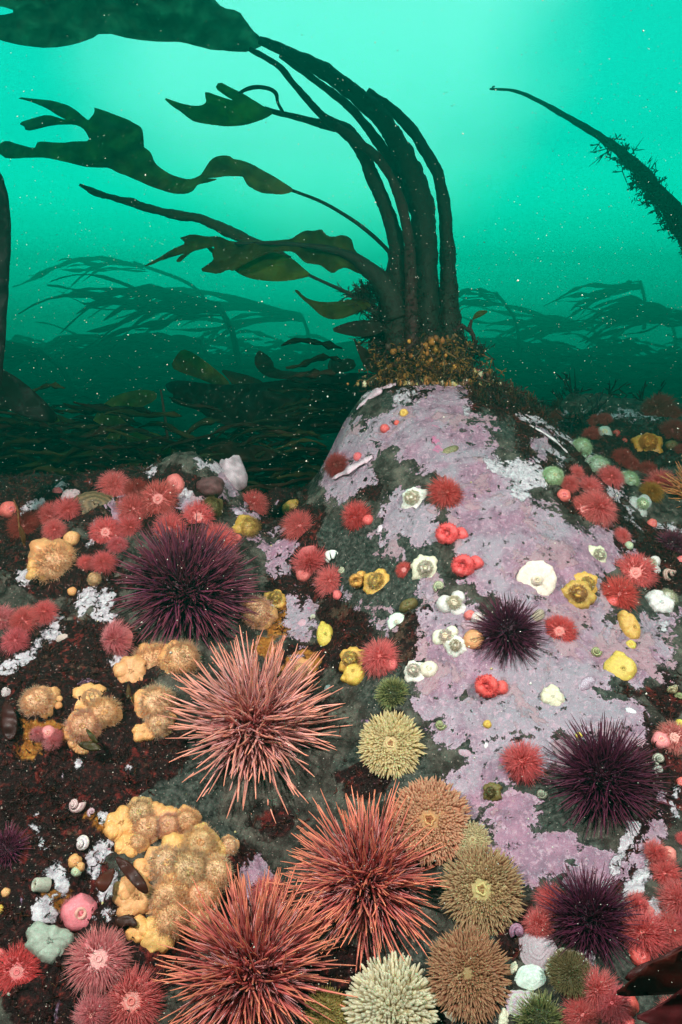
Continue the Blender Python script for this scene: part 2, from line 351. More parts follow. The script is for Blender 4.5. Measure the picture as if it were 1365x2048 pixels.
    rim = M('SUBTRACT', edge(attr('pink'), M('MULTIPLY_ADD', nE, .55, M('MULTIPLY', noise(60, 6, .7, .5, 41.), .45)), 7.0, .05, .12), edge(attr('pink'), M('MULTIPLY_ADD', nE, .55, M('MULTIPLY', noise(60, 6, .7, .5, 41.), .45)), 7.0, .12, .36))
    col = mix(M('MULTIPLY', M('MULTIPLY', rim, pk), .55), col, (.52, .38, .46))
    mg = edge(noise(24, 5, .6, .3, 91.), nC, .2, .02, .69); col = mix(M('MULTIPLY', M('MULTIPLY', mg, pk), .7), col, (.55, .13, .27))
    plate = edge(noise(13, 5, .6, .8, 101.), nB, .2, .02, .56); col = mix(M('MULTIPLY', M('MULTIPLY', plate, pk), .6), col, (.40, .25, .27))
    wh = ramp(nC, [(.3, (.30, .26, .30)), (.5, (.52, .48, .52)), (.7, (.70, .68, .70))])
    wk = M('MULTIPLY', edge(attr('white'), noise(40, 7, .66, .2, 61.), 3.6, .06, .10), edge(noise(85, 4, .65, .0, 71.), nD, .1, .02, .35))
    col = mix(wk, col, wh)
    # tiny pale tube worms and grit
    sp_ = edge(noise(420, 2, .5, 0, 81.), nD, .05, .01, .70); col = mix(M('MULTIPLY', sp_, M('MULTIPLY', attr('near'), .6)), col, (.42, .36, .3))
    # distant bed is covered in dark weed
    col = mix(attr('near'), (.020, .030, .016), col)
    L.new(col, b.inputs['Base Color']); b.inputs['Roughness'].default_value = .55; b.inputs['Specular IOR Level'].default_value = .14
    h = M('ADD', M('MULTIPLY_ADD', plate, .3, M('MULTIPLY', pk, .5)), M('MULTIPLY', wk, .7)); h = M('MULTIPLY_ADD', nC, .7, h); h = M('MULTIPLY_ADD', nD, .25, h); h = M('MULTIPLY_ADD', nB, .8, h)
    h = M('SUBTRACT', h, M('MULTIPLY', dk, -.15))
    bp = N(t, 'ShaderNodeBump'); bp.inputs['Strength'].default_value = .9; bp.inputs['Distance'].default_value = .005; L.new(h, bp.inputs['Height']); L.new(bp.outputs[0], b.inputs['Normal'])
rock_nodes(rockm)
reef = mesh_obj('seabed', TV, TF, rockm)
for nm, f in zip(('pink', 'white', 'dark', 'teal', 'orange'), masks):
    a = reef.data.attributes.new(nm, 'FLOAT', 'POINT'); a.data.foreach_set('value', f.astype(np.float32))
a = reef.data.attributes.new('near', 'FLOAT', 'POINT'); a.data.foreach_set('value', sstep(2.1, 1.6, TV[:, 1]).astype(np.float32))
tag(reef, 'encrusted reef rock sloping down into dark sea bed', kind='structure')
BV = BVHTree.FromPolygons([tuple(v) for v in TV], [tuple(f) for f in TF], epsilon=0)
_sub = height
def hit(px_, py_, tries=11):
    d = ray(px_, py_).normalized(); l, n, i, _ = BV.ray_cast(Vector((0, 0, 0)), d)
    if l is None or l.y > 1.95:
        return hit(px_, py_ + 6, tries - 1) if tries else (None, None)
    nn = Vector((0, 0, 0))
    for ox, oy in ((0, 0), (8, 0), (-8, 0), (0, 8), (0, -8)):
        a_, b_, _, _ = BV.ray_cast(Vector((0, 0, 0)), ray(px_ + ox, py_ + oy).normalized())
        if a_ is not None and (a_ - l).length < .08: nn += b_ if b_.z > 0 else -b_
    return l, nn.normalized()
def depth(P): return P.y * cs - P.z * sn

# ------------------------------------------------------------------ haze: the green water itself
def haze():
    x0, x1, y0, y1, z0, z1 = -17, 17, -4.5, 17, -2.4, 1.25
    V = [(x, y, z) for z in (z0, z1) for y in (y0, y1) for x in (x0, x1)]
    F = np.array([(0, 2, 3, 1), (4, 5, 7, 6), (0, 1, 5, 4), (2, 6, 7, 3), (0, 4, 6, 2), (1, 3, 7, 5)])
    m = bpy.data.materials.new('green_water'); m.use_nodes = True; t = m.node_tree
    t.nodes.remove(t.nodes['Principled BSDF']); v = N(t, 'ShaderNodeVolumePrincipled')
    v.inputs['Color'].default_value = HZC; v.inputs['Density'].default_value = HZD; v.inputs['Anisotropy'].default_value = .80
    t.links.new(v.outputs[0], t.nodes['Material Output'].inputs['Volume'])
    o = mesh_obj('haze', np.array(V, float), F, m, smooth=False)
    tag(o, 'green hazy water filling the whole view', kind='stuff'); o.display_type = 'WIRE'
HZC = (.01, .80, .60, 1); HZD = .17
haze()
# ------------------------------------------------------------------ builders for the animals
def frame_M(P, axis, spin=0.0):
    q = axis.normalized().to_track_quat('Z', 'Y').to_matrix().to_4x4()
    return Matrix.Translation(P) @ q @ Matrix.Rotation(spin, 4, 'Z')
def sphere_dirs(n, rs, zmin=-1.0, jit=.5):
    k = np.arange(n) + .5; z = 1 - (1 - zmin) * k / n
    ph = k * 2.399963 + rs.uniform(-jit, jit, n) * .6; z = np.clip(z + rs.uniform(-1, 1, n) * (1 - zmin) / n * 6 * jit, zmin, 1)
    r = np.sqrt(np.maximum(0, 1 - z * z)); return np.c_[r * np.cos(ph), r * np.sin(ph), z]
def dome(mb, rs, rx, h, lobes=.12, nl=5, col=(1, 1, 1), col2=None, skirt=.25, top=.0, nr=12, nc=36, off=(0, 0), bump=.03, flat=2.0, fold=0, below=.45):
    """a soft rounded mass on the rock: base radius rx, height h, lobed outline"""
    th = np.arange(nc) * 2 * np.pi / nc
    ph = rs.uniform(0, 6.28, 6)
    lob = 1 + lobes * (np.cos(nl * th + ph[0]) * .6 + np.cos((nl - 2) * th + ph[1]) * .6 + np.cos((nl * 2 + 1) * th + ph[2]) * .35)
    V = []; C = []
    T = np.linspace(0, 1, nr)
    for t in T:                            # t: 0 rim .. 1 top
        rr = math.cos(t * math.pi / 2) ** (1 / flat * 1.2)
        zz = h * math.sin(t * math.pi / 2) ** (.9)
        l = 1 + (lob - 1) * (1 - t) ** .7
        fo = 1 + fold * np.cos(9 * th + ph[3]) * (1 - t)
        x = rx * rr * l * np.cos(th); y = rx * rr * l * np.sin(th)
        z = zz * fo + h * bump * 4 * pn(x / rx * 1.6 + ph[4], y / rx * 1.6 + ph[5]) * np.sin(t * np.pi) 
        V.append(np.c_[x + off[0], y + off[1], z])
        rl = np.hypot(x, y) + 1e-6; k9 = 1 + .05 * pn(x / rx * 5 + ph[2], y / rx * 5 + z / rx * 4); x = x * k9; y = y * k9; z = z + rx * .05 * (pn(x / rx * 4 + ph[1], y / rx * 4)) * (t > 0)
        V.pop(); V.append(np.c_[x + off[0], y + off[1], z])
        c = np.array(col, float); c = c if col2 is None else c + (np.array(col2) - c) * t
        C.append(np.broadcast_to(c, (nc, 3)))
    # skirt under the rim so that it seats in the rock
    V.insert(0, V[0] * [1, 1, 1] * 1.0 + [0, 0, -h * below]); C.insert(0, C[0])
    V = np.concatenate(V); C = np.concatenate(C)
    mb.add(V, grid_faces(nr + 1, nc), C); return mb
def torus(mb, rad, r, z, col, rs=None, nc=28, ns=8, wob=.0, off=(0, 0)):
    th = np.arange(nc) * 2 * np.pi / nc; ph = np.arange(ns) * 2 * np.pi / ns
    w = 1 + (wob * (np.cos(3 * th + 1) + np.cos(5 * th)) if wob else 0)
    x = (rad * w)[:, None] * np.cos(th)[:, None] + r * np.cos(ph)[None] * np.cos(th)[:, None] if wob else (rad + r * np.cos(ph)[None]) * np.cos(th)[:, None]
    y = (rad * w)[:, None] * np.sin(th)[:, None] + r * np.cos(ph)[None] * np.sin(th)[:, None] if wob else (rad + r * np.cos(ph)[None]) * np.sin(th)[:, None]
    zz = z + r * np.sin(ph)[None] * (1 + .3 * np.sin(3 * th + rad * 40)[:, None]) + .35 * r * np.sin(2 * th + rad * 17)[:, None]
    V = np.stack([x + off[0], y + off[1], zz], -1).reshape(-1, 3)
    i = np.arange(nc)[:, None]; j = np.arange(ns)[None]
    F = np.stack([i * ns + j, ((i + 1) % nc) * ns + j, ((i + 1) % nc) * ns + (j + 1) % ns, i * ns + (j + 1) % ns], -1).reshape(-1, 4)
    mb.add(V, F, col); return mb
PR_T = [(0, 1.), (.35, .85), (.7, .55), (1, .12)]
def crown_tentacles(rs, R_, n, L, r, cb, ct, r0=.3, domeh=.25, spread=1.15, z0=0., jit=.25, droop=.15, prof=PR_T, sides=3, tipj=.2):
    """tentacles over an annulus of the oral disc, standing up in the middle and spreading at the rim"""
    k = (np.arange(n) + .5) / n; rad = R_ * np.sqrt(r0 * r0 + (1 - r0 * r0) * k); th = np.arange(n) * 2.399963 + rs.uniform(-.3, .3, n)
    f = (rad / R_ - r0) / (1 - r0)
    B = np.c_[rad * np.cos(th), rad * np.sin(th), z0 + R_ * domeh * (1 - (rad / R_) ** 2)]
    a = spread * f * 1.35 + .12 + rs.normal(0, jit, n); ph = th + rs.normal(0, jit, n)
    D = np.c_[np.sin(a) * np.cos(ph), np.sin(a) * np.sin(ph), np.cos(a)]
    LL = L * (.75 + .35 * f) * rs.uniform(1 - tipj, 1 + tipj, n)
    bend = np.c_[np.cos(ph) * .25, np.sin(ph) * .25, -droop * f * 2] + rs.normal(0, .12, (n, 3))
    v = rs.uniform(.85, 1.12, n)[:, None]
    return spikes(B, D, LL, r * rs.uniform(.8, 1.15, n), prof, sides, bend, lambda t: (np.array(cb) * (1 - t) + np.array(ct) * t) * v)
M_soft = mat('anemone_flesh', attr=True, rough=.5, trans=.22, noise=.10, nscale=150, spec=.35)
M_tent = mat('tentacle_flesh', attr=True, rough=.5, trans=.5, spec=.25)
M_smooth = mat('smooth_column', attr=True, rough=.42, trans=.22, noise=.14, nscale=6, spec=.4, bump=.28, bscale=14)
M_fuzz = mat('fuzzy_pile', attr=True, rough=.6, trans=.62, spec=.1)
PALS = {  # column, tentacle base, tentacle tip, disc
 'pink': ((.86, .19, .18), (.90, .13, .13), (.96, .33, .32), (.90, .26, .24)),
 'red': ((.88, .14, .13), (.90, .09, .085), (.95, .24, .22), (.90, .28, .25)),
 'dusk': ((.50, .07, .05), (.42, .05, .045), (.55, .12, .10), (.6, .2, .16)),  # deeper red; also has the dimness of shaded and far anemones painted in
 'rose': ((.90, .28, .28), (.84, .17, .19), (.94, .46, .42), (.93, .44, .38)),
 'white': ((.84, .83, .70), (.72, .66, .50), (.82, .79, .66), (.78, .68, .50)),
 'mint': ((.50, .60, .46), (.60, .70, .45), (.70, .86, .62), (.70, .66, .42)),
 'grey': ((.40, .46, .36), (.4, .4, .3), (.5, .5, .4), (.44, .46, .36)),
 'yellow': ((.78, .48, .10), (.56, .36, .13), (.70, .50, .24), (.72, .43, .08)),
 'lemon': ((.84, .62, .12), (.75, .55, .12), (.80, .62, .22), (.72, .45, .06)),
 'orange': ((.84, .42, .16), (.90, .52, .25), (.95, .76, .56), (.90, .50, .20)),
 'tan': ((.88, .46, .18), (.88, .54, .30), (.94, .76, .58), (.80, .48, .24)),
 'olive': ((.16, .13, .04), (.10, .085, .03), (.30, .26, .11), (.2, .17, .06)),
 'amber': ((.62, .30, .04), (.58, .28, .04), (.72, .40, .08), (.7, .36, .05)),
}
PROTO = {}
def proto(kind, pal, seed):
    """part meshes for an anemone of unit radius; made once per kind, colour and seed"""
    key = (kind, pal, seed)
    if key in PROTO: return PROTO[key]
    rs = np.random.RandomState(hash((kind, len(pal), seed)) % 9999 if 0 else sum(map(ord, kind + pal)) * 31 + seed)
    cc, tb, tt, dc = [np.clip(np.array(c) * (1 + .10 * rs.uniform(-1, 1, 3)) * rs.uniform(.88, 1.08), 0, .95) for c in PALS[pal]]
    wl = rs.uniform(.8, 1.2)
    parts = []
    def tub(name, *a, m=M_tent, **k):
        mb = MB(); add_spikes(mb, *crown_tentacles(rs, *a, **k)); parts.append((name, mb, m)); return mb
    if kind == 'open':                   # shaggy open crown
        mb = MB(); dome(mb, rs, .60, .55, .08, 5, cc * .9, cc, nr=8, nc=24, below=.5); parts.append(('column', mb, M_smooth))
        mb = MB(); V = dome(mb, rs, .62, .22, .03, 5, tb, dc * .85, nr=8, nc=24, below=.3)
        for i in range(len(mb.V)): mb.V[i][:, 2] += .42
        torus(mb, .07, .03, .66, dc * 1.05); parts.append(('oral_disc', mb, M_soft))
        tub('tentacle_crown', .60, 820, .46, .0165, tb, tt, r0=.10, domeh=.30, z0=.48, spread=1.0 + .35 * wl, jit=.24, droop=.2 * wl)
    elif kind == 'face':                 # neat fringe of tentacles with the disc turned up
        mb = MB(); dome(mb, rs, .72, .42, .05, 5, cc * .9, cc, nr=8, nc=28); parts.append(('column', mb, M_smooth))
        mb = MB(); dome(mb, rs, .80, .12, .02, 5, tb, dc * .8, nr=8, nc=32, below=.8)
        for i in range(len(mb.V)): mb.V[i][:, 2] += .38
        torus(mb, .10, .03, .52, dc); 
        th = np.arange(28) * 2 * np.pi / 28                       # pale radial lines on the disc
        B = np.c_[.15 * np.cos(th), .15 * np.sin(th), 0 * th + .51]; D = np.c_[np.cos(th), np.sin(th), 0 * th - .12]
        add_spikes(mb, *spikes(B, D, .2, .009, [(0, 1), (1, .6)], 4, None, lambda t: np.array((.95, .66, .58))))
        parts.append(('oral_disc', mb, M_soft))
        tub('tentacle_crown', .80, 760, .38, .019, tb, tt, r0=.36, domeh=.10, z0=.42, spread=1.35, jit=.14, droop=.25)
    elif kind == 'ring':                 # drawn in: felted ring of short tentacles round a dark centre, with a bud-like lobe beside it
        mb = MB(); dome(mb, rs, .62, .55, .06, 5, cc * .8, cc, nr=8, nc=26); dome(mb, rs, .42, .42, .12, 4, cc, cc * 1.05, nr=7, nc=20, off=(.62, .12)); parts.append(('column', mb, M_smooth))
        mb = MB(); torus(mb, .36, .22, .52, cc, nc=30, ns=10); torus(mb, .15, .07, .50, tb * .7); parts.append(('oral_disc', mb, M_soft))
        mb = MB(); n = 420; th = rs.uniform(0, 6.283, n); ph = rs.uniform(-.9, 3.4, n)
        rr = .36 + .21 * np.cos(ph); B = np.c_[rr * np.cos(th), rr * np.sin(th), .52 + .21 * np.sin(ph)]
        D = np.c_[np.cos(ph) * np.cos(th), np.cos(ph) * np.sin(th), np.sin(ph)] + rs.normal(0, .25, (n, 3))
        v = rs.uniform(.85, 1.15, n)[:, None]
        add_spikes(mb, *spikes(B, D, rs.uniform(.07, .13, n), .022, PR_T, 3, None, lambda t: (tb * (1 - t) + tt * t) * v))
        n = 160; d = sphere_dirs(n, rs, 0.0); B = d * [.36, .36, .36] + [.62, .12, .04]
        add_spikes(mb, *spikes(B, d, rs.uniform(.05, .1, n), .02, PR_T, 3, None, lambda t: (tb * (1 - t) + tt * t)))
        parts.append(('tentacle_crown', mb, M_tent))
    elif kind == 'bud':                  # closed: a smooth button with a dimple
        mb = MB(); dome(mb, rs, .9, .75, .06, 5, cc * .92, cc, nr=10, nc=28); parts.append(('column', mb, M_smooth))
        mb = MB(); torus(mb, .22, .10, .70, dc); torus(mb, .09, .06, .70, tb * .8); parts.append(('oral_disc', mb, M_soft))
    elif kind == 'lobed':                # smooth spread foot with a small felted crown off centre
        mb = MB(); dome(mb, rs, .92, .40, .13, 6, cc, cc, nr=10, nc=48, fold=.14, flat=2.4); dome(mb, rs, .5, .62, .08, 4, cc, cc, nr=9, nc=28, off=(.12, .08)); parts.append(('column', mb, M_smooth))
        mb = MB(); torus(mb, .25, .10, .62, dc, off=(.12, .08), wob=.12); torus(mb, .10, .05, .62, tb * .85, off=(.12, .08)); parts.append(('oral_disc', mb, M_soft))
        mb = MB(); n = 620; th = rs.uniform(0, 6.283, n); q = rs.uniform(.12, .50, n); B = np.c_[.12 + q * np.cos(th), .08 + q * np.sin(th), .67 - np.maximum(q - .25, 0) * .9]
        D = np.c_[np.cos(th), np.sin(th), 0 * th + 1.1] + rs.normal(0, .2, (n, 3))
        add_spikes(mb, *spikes(B, D, rs.uniform(.08, .17, n), .020, PR_T, 3, None, lambda t: tb * (.5 - .5 * t) + tt * (.5 + .5 * t))); parts.append(('tentacle_crown', mb, M_fuzz))
    elif kind == 'trio':                 # three smooth lobes round a puckered middle
        mb = MB()
        for i, (a, q, s) in enumerate(((.5, .42, .52), (2.7, .45, .50), (4.5, .50, .40))): dome(mb, rs, s, .38, .06, 4, cc, cc, nr=9, nc=26, off=(q * math.cos(a), q * math.sin(a)))
        dome(mb, rs, .42, .50, .15, 5, cc * .9, dc, nr=9, nc=26); parts.append(('column', mb, M_smooth))
        mb = MB(); torus(mb, .15, .06, .52, dc, wob=.2); parts.append(('oral_disc', mb, M_soft))
        mb = MB(); n = 420; th = rs.uniform(0, 6.283, n); q = rs.uniform(.12, .40, n); B = np.c_[q * np.cos(th), q * np.sin(th), .53 - np.maximum(q - .2, 0) * .5]
        D = np.c_[np.cos(th), np.sin(th), 0 * th + 1.] + rs.normal(0, .25, (n, 3)); add_spikes(mb, *spikes(B, D, rs.uniform(.06, .14, n), .02, PR_T, 3, None, lambda t: tb * (.5 - .5 * t) + tt * (.5 + .5 * t))); parts.append(('tentacle_crown', mb, M_fuzz))
    elif kind == 'disc':                 # flat wide foot and a knob in the middle
        mb = MB(); dome(mb, rs, 1.0, .20, .035, 11, cc * .98, cc, nr=10, nc=60, flat=3.2, fold=.10); dome(mb, rs, .30, .46, .03, 4, cc, cc, nr=9, nc=24, flat=3); parts.append(('column', mb, M_smooth))
        mb = MB(); torus(mb, .12, .05, .45, dc * .96); torus(mb, .05, .03, .44, dc * .6); parts.append(('oral_disc', mb, M_soft))
    elif kind == 'lump':                 # closed and swollen, pear shaped, with a pit
        mb = MB(); dome(mb, rs, 1.0, .62, .05, 4, cc, cc, nr=12, nc=40, flat=2.6, bump=.05); dome(mb, rs, .45, .45, .1, 5, cc, cc, nr=8, nc=24, off=(-.1, .75)); parts.append(('column', mb, M_smooth))
        mb = MB(); torus(mb, .13, .06, .60, cc * .8, off=(.2, -.05)); torus(mb, .06, .05, .585, cc * .35, off=(.2, -.05)); parts.append(('oral_disc', mb, M_soft))
    elif kind == 'fuzz':                 # orange foot with a dense grey-tan pile of fine tentacles
        mb = MB(); dome(mb, rs, .80, .42, .12, 5, cc, cc, nr=10, nc=40, off=(0, 0), flat=2.4)
        dome(mb, rs, .64, .74, .05, 5, cc, cc * .65 + tt * .35, nr=9, nc=30, off=(.05, .12)); parts.append(('column', mb, M_smooth))
        mb = MB(); torus(mb, .10, .05, .72, dc, off=(.05, .12)); parts.append(('oral_disc', mb, M_soft))
        mb = MB(); n = 1700; d = sphere_dirs(n, rs, -.05, .8); lump = 1 + .13 * pn(d[:, 0] * 3 + seed, d[:, 1] * 3 + 5)
        B = d * [.66, .66, .62] * lump[:, None] + [.05, .12, .12]
        D = d + rs.normal(0, .22, (n, 3)); v = (rs.uniform(.9, 1.06, n) * (1 + .25 * pn(d[:, 0] * 2 + 3, d[:, 1] * 2 + seed)))[:, None]
        add_spikes(mb, *spikes(B, D, rs.uniform(.10, .24, n), .008, [(0, 1), (.6, .8), (1, .25)], 3, rs.normal(0, .3, (n, 3)), lambda t: (tb * (1 - t) + tt * t) * v)); parts.append(('tentacle_crown', mb, M_fuzz))
    elif kind == 'sheet':                # bare spread column, no crown in sight
        mb = MB(); dome(mb, rs, .85, .50, .16, 4, cc * .95, cc, nr=14, nc=56, flat=2.3, fold=.12, bump=.10); dome(mb, rs, .5, .55, .12, 4, cc, cc * 1.03, nr=10, nc=30, off=(.42, .2)); dome(mb, rs, .42, .48, .12, 4, cc, cc, nr=10, nc=30, off=(-.35, .42)); parts.append(('column', mb, M_smooth))
        mb = MB(); torus(mb, .09, .035, .50, cc * .7, wob=.3); parts.append(('oral_disc', mb, M_soft))
    elif kind == 'tube':                 # short open cylinder
        mb = MB(); nc = 24; th = np.arange(nc) * 2 * np.pi / nc; V = []; 
        for rr, z in ((.62, -.3), (.66, 0), (.60, .6), (.58, 1.1), (.50, 1.22), (.36, 1.2), (.24, 1.05), (.18, .8)): V.append(np.c_[rr * np.cos(th), rr * np.sin(th), 0 * th + z])
        mb.add(np.concatenate(V), grid_faces(8, nc), cc); parts.append(('column', mb, M_smooth))
        mb = MB(); torus(mb, .2, .07, 1.05, dc * .8); parts.append(('oral_disc', mb, M_soft))
    PROTO[key] = [(nm, mb.obj(nm, m), m) for nm, mb, m in parts]
    for nm, o, _ in PROTO[key]: COL.objects.unlink(o)
    return PROTO[key]
def anemone(px_, py_, rpx, kind, pal, label, tilt=(0, 0), spin=None, face=.55, group=None, lift=0., sq=(1, 1, 1), seed=None, name='sea_anemone'):
    l, n = hit(px_, py_)
    if l is None:
        print('MISS', px_, py_, label); return None
    D = depth(l); r = rpx * D / FPX
    view = -l.normalized()
    rr_ = random.Random(int(px_ * 13 + py_ * 7)); q_ = .30 if kind == 'open' else .14; tilt = (tilt[0] + rr_.uniform(-q_, q_), tilt[1] + rr_.uniform(-q_, q_))
    axis = (n * (1 - face) + view * face + Vector((tilt[0], tilt[1] * sn, -tilt[1] * cs))).normalized()
    sc = {'open': 1.22, 'face': 1.12, 'ring': 1.45, 'bud': 1.1, 'lobed': 1.2, 'trio': 1.2, 'disc': 1.1, 'lump': 1.05, 'fuzz': 1.32, 'sheet': 1.12, 'tube': 1.3}[kind]
    r *= sc
    P = l + n * (r * lift) - axis * r * .06
    sd_ = (int(px_ * 7 + py_ * 3) % 7) if seed is None else seed
    sp_ = random.Random(px_ * 31 + py_).uniform(0, 6.28) if spin is None else R(spin)
    root = empty(name, frame_M(P, axis, sp_) @ Matrix.Diagonal((r * sq[0] * rr_.uniform(.93, 1.07), r * sq[1] * rr_.uniform(.93, 1.07), r * sq[2] * rr_.uniform(.85, 1.25), 1)), label, 'anemone', group)
    for nm, o, _ in proto(kind, pal, sd_):
        c = o.copy(); COL.objects.link(c); c.parent = root
    return root

# painted anemones: thick pointed tentacles
def big_anemone(px_, py_, rpx, pal, label, n=260, L=.34, rt=.058, face=.7, seed=1, r0=.26, foot=None, footcol=None, speck=None, tilt=(0, 0), droop=.1, prof=((0, .9), (.3, 1.), (.7, .6), (1, .08)), group=None, mouth=True, parts=100):
    rs = np.random.RandomState(seed); l, nn = hit(px_, py_); D = depth(l); r = rpx * D / FPX * .98
    view = -l.normalized(); axis = (nn * (1 - face) + view * face + Vector((tilt[0], tilt[1] * sn, -tilt[1] * cs))).normalized()
    n = int(n * 3.0); L *= .56; rt *= .68; r0 = max(r0, .27) if mouth else r0; root = empty('painted_anemone', frame_M(l - axis * r * .1, axis, rs.uniform(0, 6)) @ Matrix.Diagonal((r, r, r, 1)), label, 'anemone', group)
    cc, tb, tm, tt, dc = [np.array(c) for c in pal]
    mb = MB(); dome(mb, rs, .85, .45, .05, 5, cc * .8, cc, nr=8, nc=36)
    if foot: dome(mb, rs, .8, .40, .06, 5, footcol or cc, footcol or cc, nr=9, nc=36, off=foot)
    mb.obj('column', M_smooth, root)
    mb = MB(); dome(mb, rs, .82, .26, .02, 5, tb, dc * .75, nr=9, nc=40, below=.3)
    for i in range(len(mb.V)): mb.V[i][:, 2] += .42
    if mouth:
        torus(mb, .11, .035, .68, dc, wob=.12); torus(mb, .05, .035, .675, dc * [.55, .35, .3], wob=.2)
    mb.obj('oral_disc', M_soft, root)
    k = (np.arange(n) + .5) / n; rad = np.sqrt(r0 * r0 + (1 - r0 * r0) * k) * .86; th = np.arange(n) * 2.399963 + rs.uniform(-.2, .2, n)
    f = (rad / .86 - r0) / (1 - r0)
    B = np.c_[rad * np.cos(th), rad * np.sin(th), .42 + .26 * np.sqrt(np.maximum(0, 1 - (rad / .9) ** 2))]
    a = f ** 1.2 * 1.22 + .06 + rs.normal(0, .2, n); ph = th + rs.normal(0, .15, n)
    Dv = np.c_[np.sin(a) * np.cos(ph), np.sin(a) * np.sin(ph), np.cos(a)]
    v = rs.uniform(.82, 1.12, n)[:, None]
    def cf(t):
        c = tb + (tm - tb) * min(1, t / .5) if t < .5 else tm + (tt - tm) * (t - .5) / .5
        return c * v
    V, F, C = spikes(B, Dv, L * (.62 + .6 * f ** 2) * rs.uniform(.75, 1.2, n), rt * rs.uniform(.85, 1.1, n), prof, 6, np.c_[np.cos(ph) * .15, np.sin(ph) * .15, -droop * f * 2] + rs.normal(0, .08, (n, 3)), cf)
    order = np.argsort(-Dv[:, 2] * 0 - k)
    for i in order[:parts]: mesh_obj('tentacle', V[i], F, M_tent, root, C[i])
    if n > parts:
        mb = MB(); o_ = order[parts:]; add_spikes(mb, V[o_], F, C[o_]); q = mb.obj('tentacles', M_tent, root); q['kind'] = 'stuff'
    return root

# urchins
def urchin(px_, py_, rpx, kind, label, seed=1, face=.35, n1=380, n2=500, squash=.75, tilt=(0, 0), group=None, lift=.25, zmin=-.25, parts=100, loc=None, jit=.24, dl=1.):
    rs = np.random.RandomState(seed)
    if loc is None: l, nn = hit(px_, py_)
    else: l, nn = at(*loc), Vector((0, -.3, 1)).normalized()
    D = depth(l); Rt = rpx * D / FPX
    view = -l.normalized(); axis = (nn * (1 - face) + view * face + Vector((tilt[0], tilt[1] * sn, -tilt[1] * cs))).normalized()
    if kind == 'red': rb = .30; pal = [(.26, .02, .02), (.58, .16, .15), (.76, .37, .32), (.82, .30, .19)]; r1 = .0125; r2 = .0085
    elif kind == 'scarlet': rb = .27; pal = [(.20, .010, .015), (.42, .05, .055), (.62, .155, .135), (.86, .28, .15)]; r1 = .0118; r2 = .008
    elif kind == 'purple': rb = .40; pal = [(.050, .006, .020), (.090, .012, .050), (.145, .028, .062), (.170, .036, .052)]; r1 = .0125; r2 = .009
    elif kind == 'violet': rb = .36; pal = [(.035, .005, .018), (.060, .008, .036), (.088, .014, .040), (.100, .018, .036)]; r1 = .0115; r2 = .008
    elif kind == 'rust': rb = .3; pal = [(.3, .05, .02), (.55, .16, .05), (.66, .25, .08), (.7, .3, .1)]; r1 = .012; r2 = .008
    else: rb = .55; pal = [(.04, .05, .015), (.10, .12, .035), (.24, .26, .09), (.34, .36, .14)]; r1 = .016; r2 = .012
    pal = [np.array(p) for p in pal]
    P = l + nn * Rt * rb * squash * lift
    root = empty('sea_urchin', frame_M(P, axis, rs.uniform(0, 6)) @ Matrix.Diagonal((Rt, Rt, Rt, 1)), label, 'urchin', group)
    mb = MB(); nr, nc = 16, 40; th = np.arange(nc) * 2 * np.pi / nc; V = []
    for i in range(nr):
        a = (i / (nr - 1)) * math.pi * .96 + .04; rib = 1 + .02 * np.cos(10 * th); V.append(np.c_[rb * math.sin(a) * np.cos(th) * rib, rb * math.sin(a) * np.sin(th) * rib, 0 * th + rb * squash * math.cos(a)])
    mb.add(np.concatenate(V), grid_faces(nr, nc), pal[0]); mb.obj('test', M_test, root)
    prof = ((0, .80), (.12, 1.0), (.55, .86), (.88, .55), (1, .22)) if kind != 'green' else ((0, 1.), (.5, .8), (1, .3))
    def mk(n, Lr, rr, sd2, tone):
        d = sphere_dirs(n, rs, zmin, .8); B = d * [rb, rb, rb * squash] * .97
        nrm = d * [1, 1, 1 / squash]; nrm /= np.linalg.norm(nrm, axis=1, keepdims=True)
        flat = np.clip((d[:, 2] - .3) / .7, 0, 1)
        Dv = nrm + rs.normal(0, jit, (n, 3)); L = rs.uniform(*Lr, n) * (1 - .22 * flat) * dl * np.where(rs.rand(n) < .07, .55, 1)
        v = rs.uniform(.72, 1.22, n)[:, None] * tone; h = rs.uniform(0, 1, n)[:, None]
        def cf(t):
            if t < .12: c = pal[0] * 1.4 + (pal[1] - pal[0] * 1.4) * t / .12
            elif t < .6: c = pal[1] + (pal[2] * (.6 + .5 * h) - pal[1]) * (t - .12) / .48
            else: c = pal[2] * (.6 + .5 * h) + (pal[3] - pal[2] * (.6 + .5 * h)) * (t - .6) / .4
            return np.broadcast_to(c, (n, 3)) * v
        V, F, C = spikes(B, Dv, L, rr * rs.uniform(.8, 1.15, n), prof, 5, rs.normal(0, .055, (n, 3)), cf)
        return V, F, C, L, Dv
    Lmax = 1 - rb
    V, F, C, L, Dv = mk(n1, (Lmax * .72, Lmax * 1.08), r1, 0, 1.)
    V2, F2, C2, _, _ = mk(n2, (Lmax * .25, Lmax * .66), r2, 1, .85)
    if kind in ('red', 'scarlet'): C2 = np.clip(C2 * .55 + np.array((.34, .20, .22)) * rs.uniform(.2, 1.5, (len(C2), 1, 1)), 0, .9)
    Mi = frame_M(P, axis, 0).to_3x3(); score = L * (1.2 + Dv[:, 2]) 
    order = np.argsort(-score)
    for i in order[:parts]: mesh_obj('spine', V[i], F, M_spine, root, C[i])
    mb = MB(); o_ = order[parts:]; add_spikes(mb, V[o_], F, C[o_]); add_spikes(mb, V2, F2, C2); q = mb.obj('spines', M_spine, root); q['kind'] = 'stuff'
    return root
M_test = mat('urchin_test', attr=True, rough=.6, bump=.5, bscale=60)
M_spine = mat('urchin_spine', attr=True, rough=.5, spec=.35)

